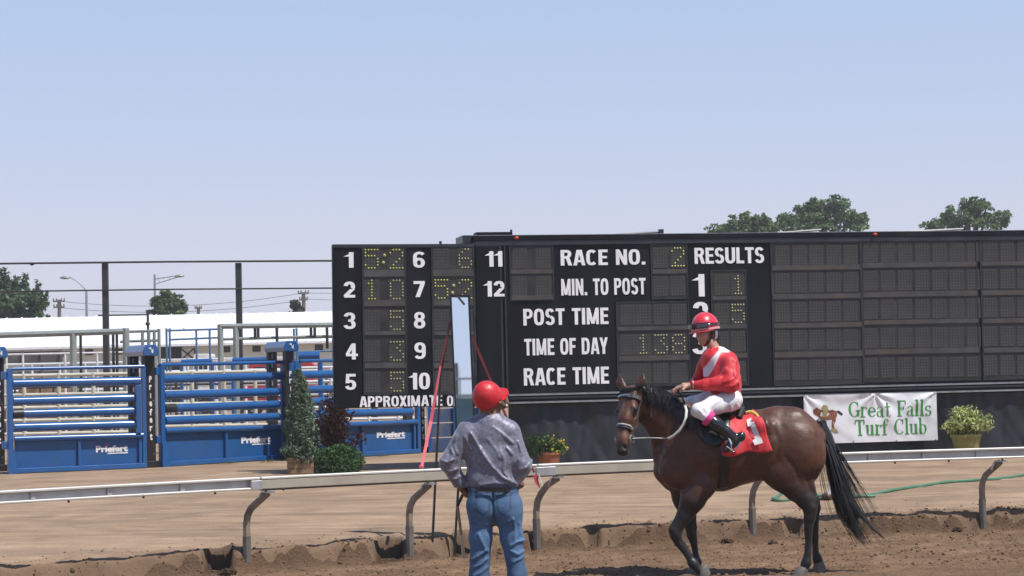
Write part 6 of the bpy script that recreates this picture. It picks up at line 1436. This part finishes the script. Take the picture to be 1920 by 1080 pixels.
# ================================================================== TREES
M_LEAF = mat('tree_leaf', (0, 0, 0), .6, attr=True, var=.15, scale=.5, trans=.5, spec=.3); M_BARK = mat('bark', (.10, .08, .06), .9, var=.3)
def tree(name, label, base, lobes, n, size, col, trunk_r, limbs=6, grp=None, cat='tree', asp=.6, rng=None):
    rng = rng or np.random.default_rng(abs(hash(label)) % 1000 if False else len(label)*7+3); t = thing(name, base, label, cat, grp); B = Vector(base)
    sub = []
    for L in lobes:       # break each lobe into clumps
        c0 = np.array(L[:3]); r = np.array(L[3:]); sub.append((*c0, *(r*.72)))
        for k in range(22):
            d = rng.normal(size=3); d /= np.linalg.norm(d); q = c0+d*r*(.55+.5*rng.random()); s_ = (.13+.2*rng.random()); sub.append((*q, *(r*s_)))
    pts_ = lobes_pts(sub, n, rng, .4); cen = np.array([np.average([L[q] for L in lobes], weights=[L[3]**2 for L in lobes]) for q in range(3)]); od = pts_-cen; od /= np.linalg.norm(od, axis=1)[:, None]+1e-6
    V, Q, c_ = leaves(pts_, size, col, .45, asp, .2, rng, od*.8)
    o = link('crown', mesh_np('crown', V-np.array(B), Q, c_), t, None, M_LEAF); o['kind'] = 'stuff'
    top = max(L[2] for L in lobes); b = MB(); b.tube([B-Vector((0, 0, .3)), B.lerp(Vector((lobes[0][0], lobes[0][1], top)), .5), Vector((lobes[0][0], lobes[0][1], top))], [trunk_r, trunk_r*.7, trunk_r*.3], 8)
    b.build('trunk', M_BARK, t, True)
    for k in range(min(limbs, len(sub))): L = sub[int(rng.integers(len(sub)))]; s0 = B.lerp(Vector((lobes[0][0], lobes[0][1], top)), .35+.5*rng.random()); MB().tube(bez([s0, s0.lerp(Vector(L[:3]), .5)+Vector((0, 0, .2*L[5])), Vector(L[:3])], 4), [trunk_r*.35, trunk_r*.3, trunk_r*.25, trunk_r*.2, trunk_r*.1], 5).build('limb', M_BARK, t, True)
    return t
def lob(Y, *specs):        # (px, py, rx px, ry px)
    r = []
    for px, py, rx, ry in specs: p = at(px, py, Y); k = Y/F; r.append((p.x, p.y, p.z, rx*k, min(rx, ry*1.3)*k*.8, ry*k))
    return r
def gb(px, Y): return (at(px, 690, Y).x, Y, IZ)
GRN = (.15, .23, .09)
tree('broad_tree', 'large dark green tree at the left edge behind the barn', gb(20, 118), lob(118, (20, 565, 42, 34), (-15, 555, 40, 40), (55, 572, 32, 28), (28, 540, 16, 26), (46, 530, 9, 22), (8, 525, 14, 22), (72, 548, 10, 22), (80, 562, 12, 20), (62, 590, 28, 14), (-5, 590, 45, 20)), 8000, .25, (.11, .175, .085), .35, 8)
tree('round_tree', 'round green tree behind the barn roof between the black fence posts', gb(312, 125), lob(125, (312, 572, 30, 20), (298, 568, 20, 17), (330, 572, 22, 17), (312, 558, 20, 14), (313, 590, 38, 14)), 4600, .22, (.125, .19, .085), .25, 6)
tree('small_tree', 'small dark tree beside the right utility pole', gb(554, 130), lob(130, (554, 574, 11, 11), (552, 568, 7, 8), (560, 580, 12, 7), (554, 590, 16, 10)), 1600, .2, (.09, .125, .075), .15, 4)
tree('shade_tree', 'low wide green tree crown behind the scoreboard left of the tallest', gb(1390, 150), lob(150, (1440, 432, 28, 16), (1390, 430, 52, 24), (1360, 432, 34, 18), (1425, 424, 30, 22), (1395, 412, 28, 14), (1400, 470, 70, 40)), 7500, .29, GRN, .5, 8, 'green trees behind the scoreboard')
tree('shade_tree', 'tallest broad green tree crown behind the scoreboard', gb(1545, 152), lob(152, (1545, 412, 66, 34), (1480, 424, 34, 24), (1605, 418, 24, 22), (1555, 386, 40, 20), (1525, 384, 18, 14), (1618, 408, 12, 12), (1510, 396, 18, 14), (1545, 470, 85, 45)), 12000, .29, GRN, .6, 10, 'green trees behind the scoreboard')
tree('shade_tree', 'rightmost green tree crown behind the scoreboard', gb(1815, 150), lob(150, (1815, 405, 46, 30), (1770, 418, 34, 20), (1865, 414, 34, 22), (1820, 386, 32, 15), (1748, 424, 22, 12), (1815, 470, 80, 45)), 9000, .29, (.14, .22, .085), .55, 8, 'green trees behind the scoreboard')
# ================================================================== POTTED PLANTS IN FRONT
M_SHRUB = mat('shrub_leaf', (0, 0, 0), .55, attr=True, var=.15, scale=3, trans=.2, spec=.35)
M_PLANK = mat('planter_wood', (.26, .17, .09), .75, var=.2, scale=3, stretch=(1, 1, 6))
def shrub(name, label, cat, base, groups, stem=None):
    t = thing(name, base, label, cat)
    V = []; Q = []; C_ = []; n0 = 0
    for pts, size, col, var, asp, up in groups:
        v, q, c_ = leaves(pts, size, col, var, asp, up); V.append(v); Q.append(q+n0); C_.append(c_); n0 += len(v)
    o = link('foliage', mesh_np('foliage', np.concatenate(V)-np.array(Vector(base)), np.concatenate(Q), np.concatenate(C_)), t, None, M_SHRUB); o['kind'] = 'stuff'
    if stem: MB().tube([Vector(base), Vector(base)+Vector((0, 0, stem))], .03, 6).build('stem', M_BARK, t, True)
    return t
YP = 32.6; k = YP/F
p = at(566, 866, YP); z0 = p.z; H_ = 172*k; n = 15000
zz = RNG.random(n)**1.25; a = RNG.random(n)*6.283; prof = .325*np.clip(1.02-zz, 0, 1)**.62*(.8+.2*np.clip(zz*7, 0, 1)); bump_ = 1+.34*vn(a*1.6, zz*8)+.2*vn(a*4, zz*20)
rr_ = prof*bump_*(RNG.random(n)**.3); pts = np.stack([p.x+rr_*np.cos(a)-.03*zz, YP+rr_*np.sin(a), z0+zz*H_], 1)
t = shrub('juniper', 'blue green conical juniper in a wooden planter beside the middle gate', 'juniper', (p.x, YP, z0-.05), [(pts, .055, (.14, .19, .125), .55, .4, .9)], H_*.8)
pl = at(566, 885, YP); b = thing('planter_box', (pl.x, YP, IZ), 'brown wooden planter box under the conical juniper', 'planter'); w0 = .22
for q in range(3):
    z = IZ+.09*q
    for dy in (-.2, .2): MB().box((pl.x, YP+dy, z+.045), (w0*2, .025, .084)).build('plank', M_PLANK, b, bev=.004)
    for dx in (-w0+.0125, w0-.0125): MB().box((pl.x+dx, YP, z+.045), (.025, .37, .084)).build('plank', M_PLANK, b, bev=.004)
MB().box((pl.x, YP, IZ+.2), (w0*2-.06, .36, .06)).build('soil', M_CRUMB, b)
p = at(628, 800, 33.3); k2 = 33.3/F
stems = MB(); pts = []
for q in range(64):
    s0 = Vector((p.x+random.gauss(0, .05), 33.3+random.gauss(0, .05), IZ)); tx = random.gauss(-.05, .21); hgt = random.uniform(.55, 1.25)*(1.15-abs(tx)*1.1)
    if q == 0: tx, hgt = .08, 1.28
    e = s0+Vector((tx, random.gauss(0, .14), hgt)); P = bez([s0, s0+Vector((tx*.3, 0, hgt*.6)), e], 12); stems.tube(P, .006, 4, False)
    for t_ in P[4:]:
        for _ in range(8): pts.append(t_+Vector((random.gauss(0, .035), random.gauss(0, .035), random.gauss(0, .03))))
pts = np.array([v[:] for v in pts]); i_ = RNG.permutation(len(pts))
t = shrub('burgundy_shrub', 'reddish brown leafy shrub behind the low green mound', 'shrub', (p.x, 33.3, IZ), [(pts, .058, (.25, .11, .07), .6, .65, .1), (pts[i_[:420]]+.012, .05, (.45, .30, .22), .5, .7, .2)])
stems.build('stems', M_BARK, t); t.children[-1]['kind'] = 'stuff'
p = at(636, 880, 32.5); pts = lobes_pts(lob(32.5, (636, 866, 46, 34), (610, 862, 24, 22), (664, 864, 22, 24), (636, 850, 26, 18)), 9000, RNG, .4); pts[:, 2] = np.maximum(pts[:, 2], IZ)
shrub('green_mound', 'low dense dark green bush beside the juniper planter', 'bush', (p.x, 32.5, IZ), [(pts, .05, (.06, .125, .04), .5, .3, .5)])
M_TERRA = mat('terracotta', (.30, .10, .05), .7, var=.15)
p = at(1030, 870, 32.3); k3 = 32.3/F
def pot(t, x, y, z, r0, r1, h, m, name='pot'):
    b = MB(); n = 20; prof = [(r0, 0), (r1, h*.85), (r1*1.08, h*.86), (r1*1.08, h), (r1*.9, h), (r1*.85, h*.8)]; vs = [(x+r*math.cos(6.2832*q/n), y+r*math.sin(6.2832*q/n), z+zz_) for r, zz_ in prof for q in range(n)]
    b.add(vs, [tuple(range(n-1, -1, -1)), tuple(5*n+q for q in range(n))]+[(i*n+q, i*n+(q+1) % n, (i+1)*n+(q+1) % n, (i+1)*n+q) for i in range(5) for q in range(n)]); return b.build(name, m, t, True)
pts = lobes_pts(lob(32.3, (1025, 836, 26, 18), (1045, 842, 20, 16), (1003, 836, 18, 22)), 1500, RNG, .6); ptf = lobes_pts(lob(32.2, (1035, 832, 28, 18), (1050, 842, 18, 14)), 70, RNG, .3)
t = shrub('flower_pot', 'terracotta pot of yellow flowers and grass in front of the black skirt', 'flower pot', (p.x, 32.3, IZ), [(pts, .05, (.06, .115, .04), .5, .5, .3), (ptf[:40], .04, (.62, .52, .04), .3, .9, 0), (ptf[:24]+np.array([.012, -.01, .012]), .03, (.62, .52, .04), .3, .9, 0)])
pz = at(1030, 848, 32.3).z; pot(t, p.x, 32.3, IZ, .14, .19, pz-IZ, M_TERRA)
b = MB()
for q in range(170):
    s0 = at(1000+random.gauss(0, 10), 862, 32.2+random.gauss(0, .05)); s0.z = pz-.06; e = s0+Vector((random.gauss(-.05, .13), random.gauss(0, .08), random.uniform(.2, .46))); strand(b, bez([s0, s0.lerp(e, .6)+Vector((0, 0, .06)), e], 4), .005, .2)
tag(b.build('grass_blades', mat('ornamental_grass', (.06, .10, .045), .6, var=.3, trans=.2), t), kind='stuff')
fy = float(fb.pt(fb.uz(1812, 830)[0], 0, .75).y); p = at(1812, 838, fy)
pts = []
for q in range(150):
    s0 = at(1812+random.gauss(0, 8), 822, fy+random.gauss(0, .06)); a_ = random.uniform(-1.35, 1.35); L_ = random.uniform(.22, .50)*(1-.15*abs(a_)); e = s0+Vector((math.sin(a_)*L_*.95, random.gauss(0, .16), .10+math.cos(a_)*L_*.85)); P = bez([s0, s0.lerp(e, .5)+Vector((0, 0, .12)), e], 9)
    for t_ in P[2:]:
        for _ in range(3): pts.append(t_+Vector((random.gauss(0, .03), random.gauss(0, .03), random.gauss(0, .025))))
pts = np.array([v[:] for v in pts]); i_ = RNG.permutation(len(pts))
t = shrub('variegated_plant', 'pale yellow green leafy plant in an olive pot right of the banner', 'potted plant', (p.x, fy, IZ), [(pts, .085, (.38, .43, .16), .45, .38, .5), (pts[i_[:900]]+np.array([0, -.02, .01]), .08, (.50, .50, .24), .3, .36, .5)])
zt = at(1812, 814, fy).z; pot(t, p.x, fy, IZ, .19, .245, zt-IZ, mat('olive_pot', (.26, .24, .07), .55))
# ================================================================== GRANDSTAND BEHIND THE CAMERA (seen in the mirror)
GU = .75
gs = thing('grandstand', (-2, -38, 0), 'grandstand across the track reflected in the tall mirror', 'grandstand'); M_GST = mat('stand_steel', (.42, .45, .47), .6, var=.1); M_GTEAL = mat('teal_panel', (.08, .20, .24), .5, var=.15); M_CONC = mat('stand_concrete', (.36, .35, .33), .85, var=.1)
for q in range(9): MB().box((0, -38-.9*q, .6+.62*q), (64, .9, 1.2+.0*q)).build('terrace', M_CONC, gs)
MB().box((0, -37.2, 5.3+GU), (64, .2, 1.3)).build('front_panel', M_GTEAL, gs); MB().box((0, -37.0, 6.02+GU), (64, .12, .12)).build('handrail', M_GST, gs)
for q in range(129): MB().box((-32+q*.5, -37.0, 6.3+GU), (.05, .06, .7)).build('baluster', M_GST, gs)
MB().box((-10.2, -39.5, 6.75+GU), (16.2, 3, 1.4)).build('judges_box', M_GST, gs); MB().box((-10.2, -37.97, 6.9+GU), (15.6, .05, .6)).build('window', M_GLASS, gs)
for q in range(16): MB().box((-2.15-q*1.1, -37.94, 6.75+GU), (.06, .08, 1.38)).build('mullion', M_FRAME, gs)
MB().box((0, -36.95, 6.7+GU), (64, .08, .08)).build('handrail', M_GST, gs)
MB().box((0, -44, 3.0), (64, 1, 5.8)).build('rear_wall', M_CONC, gs)
for q in range(14): MB().tube([(-31+4.8*q, -37.2, 0), (-31+4.8*q, -37.2, 4.6+GU)], .12, 8).build('column', M_GST, gs)

# ================================================================== SMOKE IN THE AIR
hz_ = MB(); hz_.box((0, 1500, 7), (8600, 12400, 18)); hm = bpy.data.materials.new('haze'); hm.use_nodes = True
hn = hm.node_tree.nodes; hn.remove(hn['Principled BSDF']); pv = hn.new('ShaderNodeVolumePrincipled'); pv.inputs['Color'].default_value = (.95, .955, .985, 1); pv.inputs['Density'].default_value = .0006
hm.node_tree.links.new(pv.outputs[0], hn['Material Output'].inputs['Volume'])
tag(hz_.build('haze', hm, None, loc=(0, 1500, -2)), kind='stuff')
